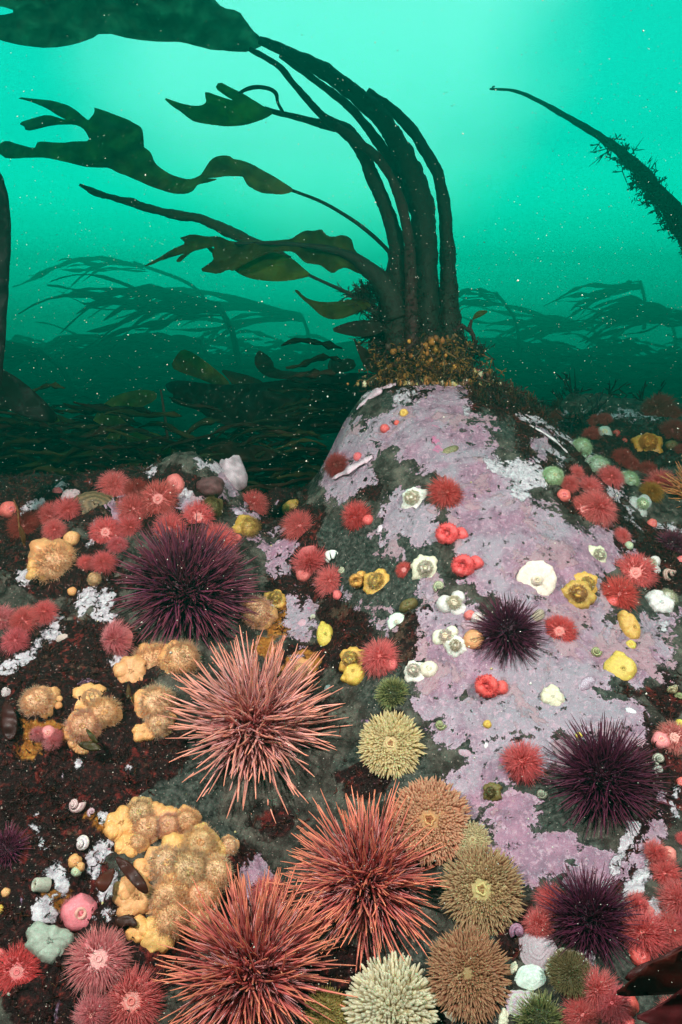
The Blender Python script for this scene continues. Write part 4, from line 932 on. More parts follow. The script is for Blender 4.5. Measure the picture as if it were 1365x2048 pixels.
# ------------------------------------------------------------------ yellow and orange anemones
GO = 'yellow and orange anemones'; GF = 'fuzzy tan and orange anemones'
for a in [
 (105,1122,42,'fuzz','orange','tan fuzzy anemone with an orange foot and a pale centre below small pink ones',dict(tilt=(.1,.35),seed=1)),
 (85,1140,28,'sheet','orange','smooth orange foot under the tan fuzzy anemone on the dark ledge'),
 (144,1078,17,'bud','tan','closed orange tan anemone under the pink pair'),
 (189,1160,13,'fuzz','tan','small tan anemone on the white crust'),
 (145,1183,9,'bud','orange','tiny orange bud above the white crust'),
 (492,1054,24,'fuzz','yellow','yellow tan fuzzy anemone beneath a pink one in the gully',dict(tilt=(.4,.2))),
 (583,1018,18,'lump','yellow','yellow closed anemone above a pink one on the gully side'),
 (549,1203,22,'lobed','yellow','yellow anemone at the far spine tips of the biggest purple urchin'),
 (516,1232,34,'fuzz','tan','mustard fuzzy anemone under the spine tips of the biggest purple urchin'),
 (718,1165,20,'ring','yellow','smaller of two yellow ringed anemones on grey rock',dict(sq=(.8,.8,1))),
 (754,1168,27,'lobed','yellow','larger of two yellow ringed anemones on grey rock'),
 (651,1272,24,'lump','lemon','narrow bright yellow anemone on dark rock in the gully',dict(sq=(.7,1.1,1),spin=20)),
 (707,1322,25,'lobed','yellow','upper lobe of the double yellow anemone by a pink one'),
 (710,1350,22,'lump','yellow','lower lobe of the double yellow anemone by a pink one'),
 (603,1342,25,'lobed','orange','orange anemone behind the spine tips of the pale pink urchin'),
 (1170,1168,23,'lobed','yellow','upper of the golden pair on pink crust'),
 (1157,1190,29,'lobed','yellow','lower of the golden pair on pink crust'),
 (1258,1255,25,'lump','yellow','yellow anemone with a dark pit below the red one',dict(sq=(.8,1.1,1),spin=10)),
 (1262,1290,10,'bud','lemon','small yellow bud under the yellow anemone with a pit'),
 (1240,1338,29,'lump','lemon','bright yellow swollen anemone with a small pit',dict(spin=0)),
 (1295,894,26,'lobed','amber','dim orange anemone on the far reef'),
 (1301,990,20,'open','amber','amber anemone beside the mint green one'),
 (948,1280,21,'bud','tan','tan anemone half under the small dark urchin'),
 (1158,1471,7,'bud','lemon','tiny yellow bud at the top spines of the big dark urchin'),
 (975,1449,9,'bud','yellow','little yellow bud on lilac crust'),
 (1362,1450,12,'bud','lemon','yellow bud at the frame edge above the frilled pink anemone'),
 (808,826,9,'bud','lemon','bright yellow sponge like bud on the upper mound',),
 (80,1406,33,'fuzz','orange','tan fuzzy anemone on an orange foot, above the knobbly pink clump',dict(seed=2)),
 (95,1396,26,'sheet','orange','orange foot behind the tan fuzzy anemone above the pink clump'),
 (113,1384,8,'bud','orange','upper tiny orange bud of the three in a row'),
 (119,1398,7,'bud','orange','middle tiny orange bud of the three in a row'),
 (117,1411,8,'bud','orange','lowest tiny orange bud of the three in a row'),
 (180,1396,30,'lobed','orange','orange anemone with a tan ringed mouth beside two fuzzy ones'),
 (206,1434,33,'fuzz','orange','fuzzy tan anemone in the crook of the orange ringed one',dict(seed=3)),
 (165,1458,34,'fuzz','tan','fuzzy tan anemone with two small brown blades lying on it',dict(seed=4)),
 (165,1485,24,'sheet','orange','orange foot under the fuzzy anemone with two brown blades'),
 (265,1345,33,'sheet','orange','smooth orange fold beside the tallest fuzzy pair'),
 (315,1330,43,'fuzz','tan','fuzzy anemone directly under the biggest purple urchin',dict(seed=5)),
 (356,1322,38,'fuzz','tan','fuzzy anemone between purple and pale pink spines',dict(seed=6)),
 (305,1412,40,'fuzz','tan','fuzzy anemone beside the pale pink urchin',dict(seed=7)),
 (288,1465,22,'sheet','orange','orange tip hanging below the fuzzy anemone beside the pale pink urchin'),
 (322,1448,28,'fuzz','tan','lower fuzzy tuft beside the pale pink urchin',dict(seed=8)),
 (245,1650,34,'sheet','orange','orange fold at the upper corner of the great orange cluster'),
 (258,1692,26,'sheet','orange','orange tongue of the great cluster touching the white crust'),
 (320,1640,34,'sheet','orange','orange patch between fuzzy heads at the top of the great cluster'),
 (283,1625,29,'fuzz','tan','uppermost fuzzy head of the great orange cluster',dict(seed=1)),
 (298,1662,30,'fuzz','orange','fuzzy head below the uppermost one of the great cluster',dict(seed=2)),
 (280,1688,19,'fuzz','tan','small curled fuzzy head above the brown blades',dict(seed=3)),
 (343,1657,27,'fuzz','tan','curled ring shaped fuzzy head in the great orange cluster',dict(seed=4)),
 (374,1640,26,'fuzz','tan','fuzzy head at the outer top of the great orange cluster',dict(seed=5)),
 (402,1690,36,'fuzz','orange','fuzzy head near the stalked one in the great orange cluster',dict(seed=6)),
 (440,1700,18,'sheet','orange','orange stalk reaching towards the red urchin'),
 (458,1692,19,'fuzz','tan','small fuzzy head on a stalk sticking out of the great cluster',dict(seed=7)),
 (350,1700,36,'sheet','orange','orange patch in the middle of the great cluster'),
 (330,1728,38,'fuzz','tan','fuzzy head in the centre of the great orange cluster',dict(seed=8)),
 (378,1748,42,'fuzz','tan','widest fuzzy head of the great orange cluster',dict(seed=1)),
 (425,1748,34,'fuzz','tan','outer fuzzy head facing the red urchins',dict(seed=2)),
 (292,1745,28,'sheet','orange','orange fold above the dark brown blade'),
 (345,1790,38,'fuzz','tan','fuzzy head below the centre of the great cluster',dict(seed=3)),
 (400,1798,36,'fuzz','orange','fuzzy head over the spines of the lowest red urchin',dict(seed=4)),
 (270,1795,42,'sheet','orange','smooth orange wall with a small hole low in the great cluster'),
 (345,1838,36,'fuzz','tan','lowest fuzzy head of the great orange cluster',dict(seed=5)),
 (398,1838,28,'fuzz','tan','fuzzy head behind the upper spines of the lowest red urchin',dict(seed=6)),
 (278,1860,24,'sheet','orange','small orange frill at the lower edge of the great cluster'),
 (322,1868,38,'sheet','orange','pale orange smooth fold at the bottom of the great cluster',dict(spin=0)),
 (300,1825,26,'sheet','orange','orange bulge between two smooth folds of the great cluster'),
 (150,1722,13,'bud','orange','upper orange bud under the pearly snail'),
 (160,1734,10,'bud','orange','lower orange bud under the pearly snail'),
 (12,1785,9,'bud','tan','orange brown bud in the dark beside the pale tube'),
 (0,1820,9,'bud','yellow','yellow bud cut by the frame in the dark'),
]:
    k = a[6] if len(a) > 6 else {}
    anemone(*a[:6], group=GF if a[3] == 'fuzz' else GO, **k)
anemone(818,1212,18,'bud','olive','nearly black oval closed anemone on grey rock', sq=(.75,1.1,1))

# ------------------------------------------------------------------ snails, limpets, chitons and shells
GS = 'snails on the reef'
for a in [
 (880,1174,14,'green and white striped snail beside the three lobed white anemone',{}),
 (1190,1304,13,'olive striped snail under the golden pair of anemones',dict(cols=((.50,.50,.24),(.05,.05,.02)))),
 (881,1451,13,'olive ringed snail beside the pale yellow painted anemone',dict(cols=((.42,.44,.2),(.06,.06,.03)))),
 (1317,1520,15,'upper of two banded snails beside the big dark urchin',dict(cols=((.60,.62,.5),(.10,.08,.05)))),
 (1316,1542,13,'lower of two banded snails beside the big dark urchin',dict(cols=((.50,.48,.44),(.12,.10,.08)))),
 (1330,1153,16,'brown pointed snail beside the large pink anemone',dict(cols=((.30,.16,.12),(.62,.45,.38)),high=1.6,tilt=(.6,.1),stripes=7)),
 (1341,1379,14,'tan pointed snail on dark rock at the side',dict(cols=((.50,.44,.24),(.16,.10,.06)),high=1.5,tilt=(.2,.6),stripes=7)),
 (1360,1396,11,'small green snail cut by the frame',dict(cols=((.3,.34,.14),(.1,.1,.04)))),
 (154,1612,19,'pinkish white snail on dark rock above the great orange cluster',dict(cols=((.72,.55,.52),(.40,.22,.24)),tilt=(-.5,.3))),
 (184,1626,10,'tiny pink snail beside the pinkish white one',dict(cols=((.6,.4,.42),(.3,.15,.2)))),
 (167,1690,18,'pearly white snail perched on two orange buds',dict(cols=((.80,.76,.68),(.46,.36,.44)),tilt=(-.5,.4),high=1.2)),
 (1035,1862,17,'pinkish purple snail beside the tan painted anemone',dict(cols=((.42,.2,.3),(.2,.1,.16)),high=1.3,tilt=(.3,.4))),
 (835,1975,17,'dull purple snail beside the cream painted anemone',dict(cols=((.36,.2,.26),(.18,.1,.14)),tilt=(-.6,0),high=1.3)),
 (628,1235,7,'tiny white snail in the gully above the narrow yellow anemone',dict(cols=((.6,.64,.5),(.3,.3,.2)))),
 (1082,1588,13,'mottled grey green snail under the spines of the big dark urchin',dict(cols=((.34,.36,.26),(.1,.1,.07)))),
 (684,1143,9,'little greenish snail under the torn white shell',dict(cols=((.5,.5,.36),(.2,.18,.1)))),
 (1232,1100,.1,'',{})]:
    if a[2] > 1: snail(*a[:4], group=GS, **a[4])
limpet(190,1012,44,'brown ribbed flat shell lying at the reef edge among pink anemones',name='abalone',cat='shell',c1=(.20,.13,.06),c2=(.07,.045,.02),sq=(1,.72),spin=-10,ribs=16,h=.35,whorl=True)
limpet(143,995,19,'lilac lumpy limpet resting against the brown ribbed shell',c1=(.50,.38,.38),c2=(.36,.25,.27),h=.5)
limpet(126,1276,14,'pale oval limpet on dark rock beside the white streak',c1=(.62,.52,.46),c2=(.4,.3,.27),sq=(1,.6),spin=10)
limpet(12,1384,9,'small white and purple limpet alone on dark red rock',c1=(.7,.64,.6),c2=(.25,.16,.2))
limpet(760,1058,9,'white oval limpet on the pink crust above grey rock',c1=(.7,.62,.66),c2=(.6,.5,.56),sq=(.65,1),spin=10)
limpet(605,1246,9,'smooth mauve limpet in the gully',c1=(.55,.34,.40),c2=(.5,.3,.36),rough=.02)
limpet(477,1026,10,'lilac limpet beside the pink anemone in the gully',c1=(.5,.42,.5),c2=(.42,.33,.4),sq=(1,.6))
limpet(1262,1422,10,'white chalky chip of shell on lilac crust',name='shell_chip',cat='shell',c1=(.85,.86,.85),c2=(.6,.6,.64),sq=(1,.65),spin=-15,rough=.15)
limpet(1173,1367,19,'lilac and white chiton between the small dark urchin and the yellow anemone',name='chiton',cat='chiton',c1=(.66,.60,.66),c2=(.28,.16,.26),sq=(1,.5),spin=35,plates=8,h=.45,rough=.01,girdle=(.30,.22,.28))
limpet(1075,1233,17,'mottled cream chiton touching the spines of the small dark urchin',name='chiton',cat='chiton',c1=(.58,.52,.38),c2=(.25,.18,.12),sq=(1,.55),spin=40,plates=8,h=.4,girdle=(.35,.3,.22))
limpet(940,1253,16,'pink mottled chiton under the left spines of the small dark urchin',name='chiton',cat='chiton',c1=(.62,.42,.48),c2=(.35,.2,.26),sq=(1,.5),spin=-10,plates=8,h=.35,girdle=(.4,.26,.3))
limpet(897,904,22,'olive mottled chiton on the upper mound',name='chiton',cat='chiton',c1=(.34,.32,.16),c2=(.12,.10,.05),sq=(1,.4),spin=30,plates=8,h=.3,girdle=(.16,.15,.07))
limpet(1075,1900,38,'grey lilac limpet under the purple spines beside broken shells',c1=(.46,.36,.40),c2=(.36,.28,.31),ribs=22,rough=.03,h=.5)
limpet(1062,1958,33,'white green folded oyster shell beside the olive anemone',name='oyster_shell',cat='shell',c1=(.68,.78,.70),c2=(.50,.60,.52),sq=(1,.78),spin=30,h=.35,rough=.07,ribs=5,face=.6)
limpet(1050,2014,40,'pearly abalone shell with a green swirl beneath the white oyster',name='abalone_shell',cat='shell',c1=(.46,.50,.40),c2=(.50,.34,.44),sq=(1,.75),h=.28,whorl=True,spin=10,face=.6)
limpet(543,1213,6,'white limpet speck beside the yellow anemone at the purple spines',c1=(.7,.7,.66),c2=(.5,.5,.5))
limpet(655,1375,.1,'x') if 0 else None
limpet(656,1376,7,'small blue grey limpet near the pale pink spine tips',c1=(.22,.28,.28),c2=(.12,.16,.16))
limpet(988,1380+195,5,'small pink limpet above the greyish anemone',c1=(.8,.4,.5),c2=(.7,.3,.4))
limpet(930,1506,13,'pale mauve limpet beside the orange painted anemone',c1=(.5,.34,.4),c2=(.4,.26,.32),sq=(1,.6))
limpet(1002,1534,6,'grey button limpet beside the large pink anemone',c1=(.4,.34,.36),c2=(.2,.16,.18))
limpet(973,1492,7,'white chip of shell above the large pink anemone',name='shell_chip',cat='shell',c1=(.8,.8,.76),c2=(.7,.7,.66),sq=(.6,1),spin=10)
def barnacle(px_, py_, rpx, label, tilt=(0, 0), col=(.74, .74, .56), seed=0, group='white barnacles by the lowest purple urchin'):
    l, n = hit(px_, py_); D = depth(l); r = rpx * D / FPX; rs = np.random.RandomState(seed)
    axis = (n * .6 - l.normalized() * .4 + Vector((tilt[0], tilt[1] * sn, -tilt[1] * cs))).normalized()
    root = empty('barnacle', frame_M(l - n * r * .1, axis, rs.uniform(0, 6)) @ Matrix.Diagonal((r, r, r, 1)), label, 'barnacle', group)
    for i in range(6):                    # six leaning wall plates
        a0 = i * math.pi / 3 + rs.uniform(-.08, .08); w = .50; h = rs.uniform(.85, 1.25); mb = MB(); V = []
        for t, rr in ((0, 1.), (.3, .86), (.7, .66), (1, .46)):
            for q, dr in ((-w, 0), (-.2, .05), (.2, .05), (w, 0), (w, -.12), (-w, -.12)):
                V.append(((rr + dr) * math.cos(a0 + q * (1 - .35 * t)), (rr + dr) * math.sin(a0 + q * (1 - .35 * t)), h * t * (1 - .25 * abs(q) * t)))
        V = np.array(V); mb.add(V, [grid_faces(4, 6), np.arange(18, 24)[None]], np.array(col) * rs.uniform(.8, 1.1)); mb.obj('shell_plate', M_shell, root)
    mb = MB(); torus(mb, .3, .12, .55, (.3, .3, .26), wob=.2); dome(mb, rs, .4, .6, col=(.25, .25, .2), nr=5, nc=14); mb.obj('inner_plates', M_shell, root)
barnacle(1112,1938,22,'longest white barnacle under the purple spines',tilt=(-.3,-.7),seed=1)
barnacle(1130,1915,18,'white barnacle behind the longest one under purple spines',tilt=(.2,-.4),seed=2)
barnacle(1160,1922,18,'white barnacle nearest the dark green rock under purple spines',tilt=(.1,-.5),seed=3)
barnacle(1096,1925,12,'small yellowish barnacle beside the white oyster shell',seed=4,col=(.62,.56,.34))
barnacle(663,1112,17,'torn white barnacle shell sticking up in the gully',tilt=(.3,.8),seed=5,col=(.72,.78,.72),group='barnacles in the gully')
for i, (x, y, r, lb) in enumerate([(870,1985,20,'curved white shell fragment beside the cream painted anemone'),(985,1995,22,'flat yellowish shell piece under the brown painted anemone'),(1005,1975,16,'cream shell piece beside the brown painted anemone'),
     (960,2022,20,'white shell piece leaning over another below the brown painted anemone'),(905,2030,18,'cream shell piece on the bottom edge below the brown painted anemone'),(1010,2040,18,'white shell piece under the pearly abalone shell'),
     (925,1868,13,'pale shell piece between the tan and brown painted anemones'),(958,1866,12,'small cream shell piece under the tan painted anemone'),(1030,1935,13,'yellowish shell crumb above the white oyster shell'),(1090,1400,.1,'x')]):
    if r > 1: limpet(x, y, r, lb, name='shell_fragment', cat='shell', c1=(.74, .72, .54), c2=(.52, .48, .34), sq=(1, .45 + .1 * (i % 3)), spin=i * 47, rough=.14, ribs=7, h=.35, tilt=((i % 3 - 1) * .5, (i % 2) * .4), group='broken shells at the foot of the reef')
# pale crust ledges that stand off the mound
M_crust = mat('crust', attr=True, rough=.7, noise=.15, nscale=90, bump=.6, bscale=180)
def ledge(pts, w, label, name='coralline_ledge', col=(.66, .50, .56)):
    mb = MB(); P = []
    for x, y in pts:
        l, n = hit(x, y)
        if l is not None: P.append((np.array(l), np.array(n)))
    if len(P) < 2: print('MISS ledge', label); return
    K = len(P); rs = np.random.RandomState(int(pts[0][0])); n_ = 9; V = []
    ts = np.linspace(0, K - 1, 26)
    for s in ts:
        i = min(int(s), K - 2); f = s - i; c = P[i][0] * (1 - f) + P[i + 1][0] * f; nn = P[i][1] * (1 - f) + P[i + 1][1] * f
        T = P[i + 1][0] - P[i][0]; T /= np.linalg.norm(T); S_ = np.cross(nn, T); S_ /= np.linalg.norm(S_)
        if S_[2] > 0: S_ = -S_
        ww = w * (.35 + .65 * math.sin(math.pi * min(1, max(.04, s / (K - 1))))) * (1 + .3 * math.sin(s * 5.1) + .2 * rs.uniform(-1, 1))
        up = nn
        prof = [(-.3, -.3), (-.2, .25), (.3, .48), (.8, .55), (1.05, .5), (1.0, .36), (.5, .2), (.0, -.3)]
        V.append(np.array([c + S_ * ww * a + up * ww * b for a, b in prof]))
    mb.add(np.concatenate(V), grid_faces(len(ts), 8), col)
    o = mb.obj(name, M_crust); tag(o, label, 'coral crust'); return o
ledge([(745,912),(720,928),(695,943),(670,955)], .016, 'slanting pale pink crust ledge beside the dark red anemone on the mound')
ledge([(792,768),(765,778),(738,796),(715,820)], .018, 'long white crust ledge at the shoulder of the mound below the kelp')
ledge([(1060,850),(1090,868),(1120,892),(1135,905)], .009, 'thin white crust edge running down the mound flank', col=(.7, .66, .66))
# a lump of rock crusted lilac standing on the reef edge
def boulder(px_, py_, rpx, label, col, sq=(1, 1, 1), seed=0):
    l, n = hit(px_, py_); D = depth(l); r = rpx * D / FPX; d = sphere_dirs(1, np.random.RandomState(0)); nr, nc = 20, 30; V = []
    for i in range(nr):
        a = math.pi * (i / (nr - 1)) * .98 + .03; th = np.arange(nc) * 2 * np.pi / nc
        p = np.c_[math.sin(a) * np.cos(th), math.sin(a) * np.sin(th), 0 * th + math.cos(a)]
        k = 1 + .35 * pn(p[:, 0] * 1.5 + seed, p[:, 1] * 1.5 + p[:, 2] * 1.1) + .12 * pn(p[:, 0] * 5 + seed, p[:, 1] * 5 + p[:, 2] * 4)
        V.append(p * k[:, None] * sq)
    V = np.concatenate(V); mb = MB(); c = np.array(col) * (1 + .6 * pn(V[:, 0] * 3 + 2, V[:, 1] * 3 + V[:, 2] * 3))[:, None]
    mb.add(V * r + np.array(l + n * r * .15), grid_faces(nr, nc), np.clip(c, .01, .9)); o = mb.obj('boulder', M_crust); tag(o, label, 'rock'); return o
boulder(462, 955, 34, 'lilac and white crusted knob of rock standing on the reef edge', (.40, .33, .36), (.8, .8, 1.15), 3)
boulder(420, 975, 26, 'dark red crusted knob of rock on the reef edge', (.10, .04, .04), (1.1, .9, .8), 8)
# ------------------------------------------------------------------ kelp
def plant(name, P, label, cat='kelp', group=None): return empty(name, Matrix.Identity(4), label, cat, group)
KC = (.012, .014, .008); KB = (.26, .30, .03); KR = (.030, .010, .009)
def reparent_origin(root, loc):
    root.location = loc; bpy.context.view_layer.update()
    for c in [o for o in COL.objects if o.parent == root]: c.location = c.location - Vector(loc)
D0 = 1.27
k1 = plant('kelp', None, 'tall kelp of thick dark stems rising from the mound and bending over in the current')
STP = [
 ([(900,715,34),(896,640,27),(897,560,17),(894,480,14),(889,410,13),(876,350,12),(850,300,11),(815,250,11),(775,212,10),(735,185,9)], .03),
 ([(850,720,38),(850,640,32),(850,560,25),(848,480,26),(840,400,25),(820,335,22),(795,285,20),(762,235,18),(705,183,17),(645,140,15),(580,106,11),(520,80,8)], .0),
 ([(803,720,34),(800,640,28),(797,560,19),(793,490,17),(778,430,15),(757,380,14),(738,335,14),(722,295,15),(690,260,13),(655,240,9),(625,210,7),(590,170,6),(555,130,6),(500,98,5)], -.02),
 ([(826,720,18),(824,640,14),(822,560,12),(818,480,11),(805,415,10),(785,360,9),(755,315,9),(715,283,9),(672,252,9)], -.05),
 ([(868,600,14),(858,500,12),(825,410,11),(798,345,11),(768,300,11),(735,255,9),(695,210,8),(630,160,7),(562,110,6)], .04),
 ([(768,730,30),(770,680,27),(774,620,21),(782,560,14),(792,500,10)], .03),
]
for i, (pts, dz) in enumerate(STP): ptube(pts, D0 + dz, 'stipe', M_stipe, k1, 14, KR if i == 3 else KC, seed=i, lump=.13, step=.005)
leaf([(530,88),(500,103),(470,102),(430,100),(395,92),(370,84),(330,83),(270,78),(205,64),(180,78),(150,88),(100,95),(50,92),(0,80),(-60,64),(-120,62),(-120,36),(0,33),(36,23),(0,10),(-120,2),(-120,-90),(300,-110),(400,-50),(430,0),(445,16),(478,22),(492,42),(505,62),(520,74)], D0 - .02, 'blade', M_kelp, k1, wav=.05, step=12, col=(.24, .30, .18), var=.8, seed=2, tiltx=.02, tilty=.03)
# small leaf beside it on its own branch
ptube([(672,256,8),(640,247,8),(600,236,6),(550,224,5),(530,218,5)], D0, 'branch', M_stipe, k1, 8, KC, step=.006)
leaf([(549,226),(530,214),(510,203),(490,190),(462,176),(438,163),(431,177),(450,190),(472,203),(440,194),(410,182),(412,195),(414,205),(403,213),(385,212),(355,205),(326,195),(345,212),(362,222),(376,234),(392,244),(438,252),(479,251),(505,246),(530,236)], D0 - .01, 'blade', M_kelp, k1, wav=.02, col=KB, seed=4, step=7)
ptube([(478,187,3),(495,178,4),(515,174,4),(540,178,4),(553,188,4),(556,205,3),(566,224,3)], D0 - .02, 'curled_tip', M_stipe, k1, 8, KC, step=.005)
# holdfast: tangle of haptera with sponge on it
rs = np.random.RandomState(5); mbH = MB()
hl, hn = hit(860, 752)
if hl is None: hl = at(860, 752, 1.24)
hc = at(852, 715, D0)
for i in range(260):
    a = rs.uniform(0, 6.283); q = rs.uniform(.2, 1); p0 = hc + Vector((math.cos(a) * .055 * q, math.sin(a) * .03 * q, rs.uniform(-.01, .04)))
    ex = Vector((math.cos(a) * rs.uniform(.015, .065), math.sin(a) * rs.uniform(.02, .06) - .02, -rs.uniform(.03, .08)))
    p1 = p0 + ex * .5 + Vector((rs.normal(0, .006), rs.normal(0, .006), .008)); p2 = p0 + ex + Vector((rs.normal(0, .01), rs.normal(0, .01), rs.normal(0, .008)))
    gz = float(height(np.array([p2.x]), np.array([p2.y]))[0]); p2.z = max(p2.z, gz - .002) if p2.z > gz else gz - .002
    d = np.array(p2 - p0); L = np.linalg.norm(d); c = [(.06, .03, .015), (.16, .08, .02), (.03, .015, .01), (.10, .06, .02)][rs.randint(4)]
    add_spikes(mbH, *spikes(np.array([p0]), np.array([d]), L, rs.uniform(.0014, .003), [(0, 1.2), (.3, 1), (.7, .8), (1, .5)], 6, np.array([[rs.normal(0, .15), rs.normal(0, .15), .1]]) * 1., lambda t: np.array(c)))
mbH.obj('holdfast', M_crust, k1)
def tuft(mb, c, n, L, rs, cols, spread=(1, 1, 1), up=(0, 0, .3), r=.0012, br=3):
    """bushy weed: forking flat-ish threads"""
    B = []; Dv = []; LL = []; CC = []
    for i in range(n):
        d = np.array([rs.normal() * spread[0], rs.normal() * spread[1], rs.normal() * spread[2]]); d = d / np.linalg.norm(d) + np.array(up); d /= np.linalg.norm(d)
        l = L * rs.uniform(.4, 1); p = np.array(c); col = np.array(cols[rs.randint(len(cols))])
        B.append(p); Dv.append(d); LL.append(l); CC.append(col)
        for b in range(br):
            t = rs.uniform(.3, .95); d2 = d + rs.normal(0, .6, 3); d2 /= np.linalg.norm(d2); B.append(p + d * l * t); Dv.append(d2); LL.append(l * rs.uniform(.2, .5)); CC.append(col * rs.uniform(.8, 1.3))
    B = np.array(B); CC = np.array(CC)
    add_spikes(mb, *spikes(B, np.array(Dv), np.array(LL), r, [(0, 1), (.5, 1.1), (1, .3)], 3, rs.normal(0, .15, (len(B), 3)), lambda t: CC))
# dark fuzz of small weeds on the lower stems and round the holdfast
mb = MB(); rs = np.random.RandomState(9)
for i in range(420):
    pts, dz = STP[[0, 1, 2, 5, 3][rs.randint(5)]]; t = rs.uniform(0, 1) ** 1.3 * min(3, len(pts) - 1.001); k = int(t); f = t - k
    x = pts[k][0] * (1 - f) + pts[k + 1][0] * f; y = pts[k][1] * (1 - f) + pts[k + 1][1] * f; r = pts[k][2]
    s = rs.uniform(-1, 1); tuft(mb, at(x + s * r, y, D0 + dz - math.sqrt(1 - s * s) * r * D0 / FPX), 3, .012 * (1.2 - t / 4), rs, [(.03, .012, .012), (.02, .016, .01), (.05, .02, .015)], br=1, r=.0007)
mb.obj('weed_fuzz', M_red, k1)
# sponge and small growth on the holdfast
def growth(name, box, n, rad, cols, label, cat, Dz, seed, m=M_crust, kind=None):
    rs = np.random.RandomState(seed); mb = MB()
    for i in range(n):
        x = rs.normal((box[0] + box[2]) / 2, (box[2] - box[0]) / 4.2); y = rs.uniform(0, 1) ** .7 * (box[3] - box[1]) + box[1]; y = min(y + abs(x - (box[0] + box[2]) / 2) * .25, box[3]); l, nn = hit(x, y, 0)
        if l is None: l = at(x, y, Dz + rs.uniform(-.02, .02)); 
        r = rs.uniform(*rad); d = np.array(l)
        nr_, nc_ = 5, 8; V = []
        for j in range(nr_):
            a = math.pi * j / (nr_ - 1) * .96 + .05; th = np.arange(nc_) * 2 * np.pi / nc_
            V.append(np.c_[math.sin(a) * np.cos(th), math.sin(a) * np.sin(th), 0 * th + math.cos(a) * rs.uniform(.7, 1.6)] * r * rs.uniform(.8, 1.2, (nc_, 1)))
        mb.add(np.concatenate(V) + d, grid_faces(nr_, nc_), np.array(cols[rs.randint(len(cols))]) * rs.uniform(.7, 1.2))
    o = mb.obj(name, m); return tag(o, label, cat, kind=kind)
growth('sponge_crumbs', (782, 668, 925, 752), 260, (.0012, .0058), [(.36, .15, .015), (.26, .10, .015), (.45, .22, .03), (.12, .05, .015), (.05, .025, .012)], 'orange sponge crumbs and brown growth wrapped round the kelp holdfast', 'sponge', D0 - .05, 1, kind='stuff')
growth('crumbly_growth', (770, 715, 985, 768), 330, (.002, .006), [(.22, .10, .03), (.42, .34, .12), (.10, .05, .02), (.45, .20, .04), (.55, .50, .30), (.12, .04, .03)], 'yellow brown crumbly growth at the foot of the holdfast', 'marine growth', 1.24, 2, kind='stuff')
mb = MB(); rs = np.random.RandomState(13)
for i in range(520):
    x = rs.normal(858, 52); y = rs.uniform(672, 752) + abs(x - 858) * .12
    tuft(mb, at(x, y, D0 - .03 - (y - 670) * .0006 + rs.normal(0, .008)), 3, rs.uniform(.006, .018), rs, [(.20, .10, .02), (.10, .045, .015), (.05, .02, .012), (.28, .15, .03), (.04, .02, .02)], up=(0, -.4, -.2), br=2, r=.0008)
tag(mb.obj('holdfast_turf', M_red), 'golden brown tangle of fine growth covering the kelp holdfast', 'marine growth', kind='stuff')
# red and brown tufts draping the mound top
mb = MB(); rs = np.random.RandomState(3)
for i in range(560):
    x = rs.uniform(745, 1120); y = 715 + abs(x - 850) * .20 + rs.uniform(-6, 70) * (1 if x > 930 else .55); l, n = hit(x, y)
    if l is None: continue
    tuft(mb, l, 4, rs.uniform(.010, .026), rs, [(.05, .016, .012), (.03, .018, .012), (.08, .05, .02), (.10, .03, .02), (.02, .02, .02)], up=(-.2, -.1, .7), br=2, r=.0008)
tag(mb.obj('turf_weed', M_red), 'dark red and brown turf weed draping the top of the mound', 'seaweed', kind='stuff')
# other kelps growing from the same mound
k2 = plant('kelp', None, 'slender kelp with a long torn wavy blade streaming off a thin stem')
ptube([(800,540,4),(778,503,4),(735,462,4),(690,430,3.5),(640,402,3.2),(580,379,3)], 1.30, 'stipe', M_stipe, k2, 8, KC, lump=.04)
leaf([(590,381),(568,366),(545,352),(525,341),(505,330),(485,322),(466,318),(458,311),(444,311),(432,314),(422,321),(413,332),(407,345),(398,353),(387,358),(370,359),(352,354),(335,346),(317,334),(308,322),(303,308),(297,300),(288,295),(287,284),(286,273),(285,262),(281,253),(265,244),(246,235),(220,226),(189,215),(190,220),(189,228),(183,236),(178,242),(160,228),(145,215),(128,208),(110,203),(75,199),(33,195),(56,200),(79,209),(98,218),(114,229),(136,241),(118,236),(97,229),(68,237),(38,247),(50,253),(53,262),(75,257),(97,251),(125,248),(149,248),(165,255),(174,266),(182,283),(155,283),(123,286),(100,285),(77,284),(74,291),(70,297),(40,290),(15,281),(0,288),(-8,298),(0,308),(13,317),(45,316),(79,314),(105,317),(132,323),(155,330),(176,333),(200,334),(218,334),(235,344),(255,352),(280,363),(308,374),(330,382),(352,387),(366,388),(378,385),(390,378),(396,368),(420,364),(437,358),(413,357),(425,355),(440,354),(465,351),(486,352),(492,362),(497,371),(510,380),(527,386),(548,388),(570,387)], 1.28, 'blade', M_kelp, k2, wav=.035, col=(.20, .22, .05), seed=7, step=7, sm=1, var=.5, tiltx=-.03)
k3 = plant('kelp', None, 'kelp with a scarred bladeless stem and a ruffled olive blade low against the thick stems')
ptube([(160,370,3),(180,380,6),(205,390,7),(225,395,5),(262,405,8),(330,425,8),(400,438,9),(450,460,11),(500,484,14),(540,505,13),(580,520,10)], 1.33, 'stipe', M_stipe, k3, 10, (.035, .036, .012), lump=.20, step=.005)
ptube([(795,640,26),(782,590,24),(757,556,19),(720,525,13),(690,508,9),(640,495,6),(560,487,4),(470,487,3)], 1.24, 'midrib', M_stipe, k3, 12, KC, lump=.10, step=.006)
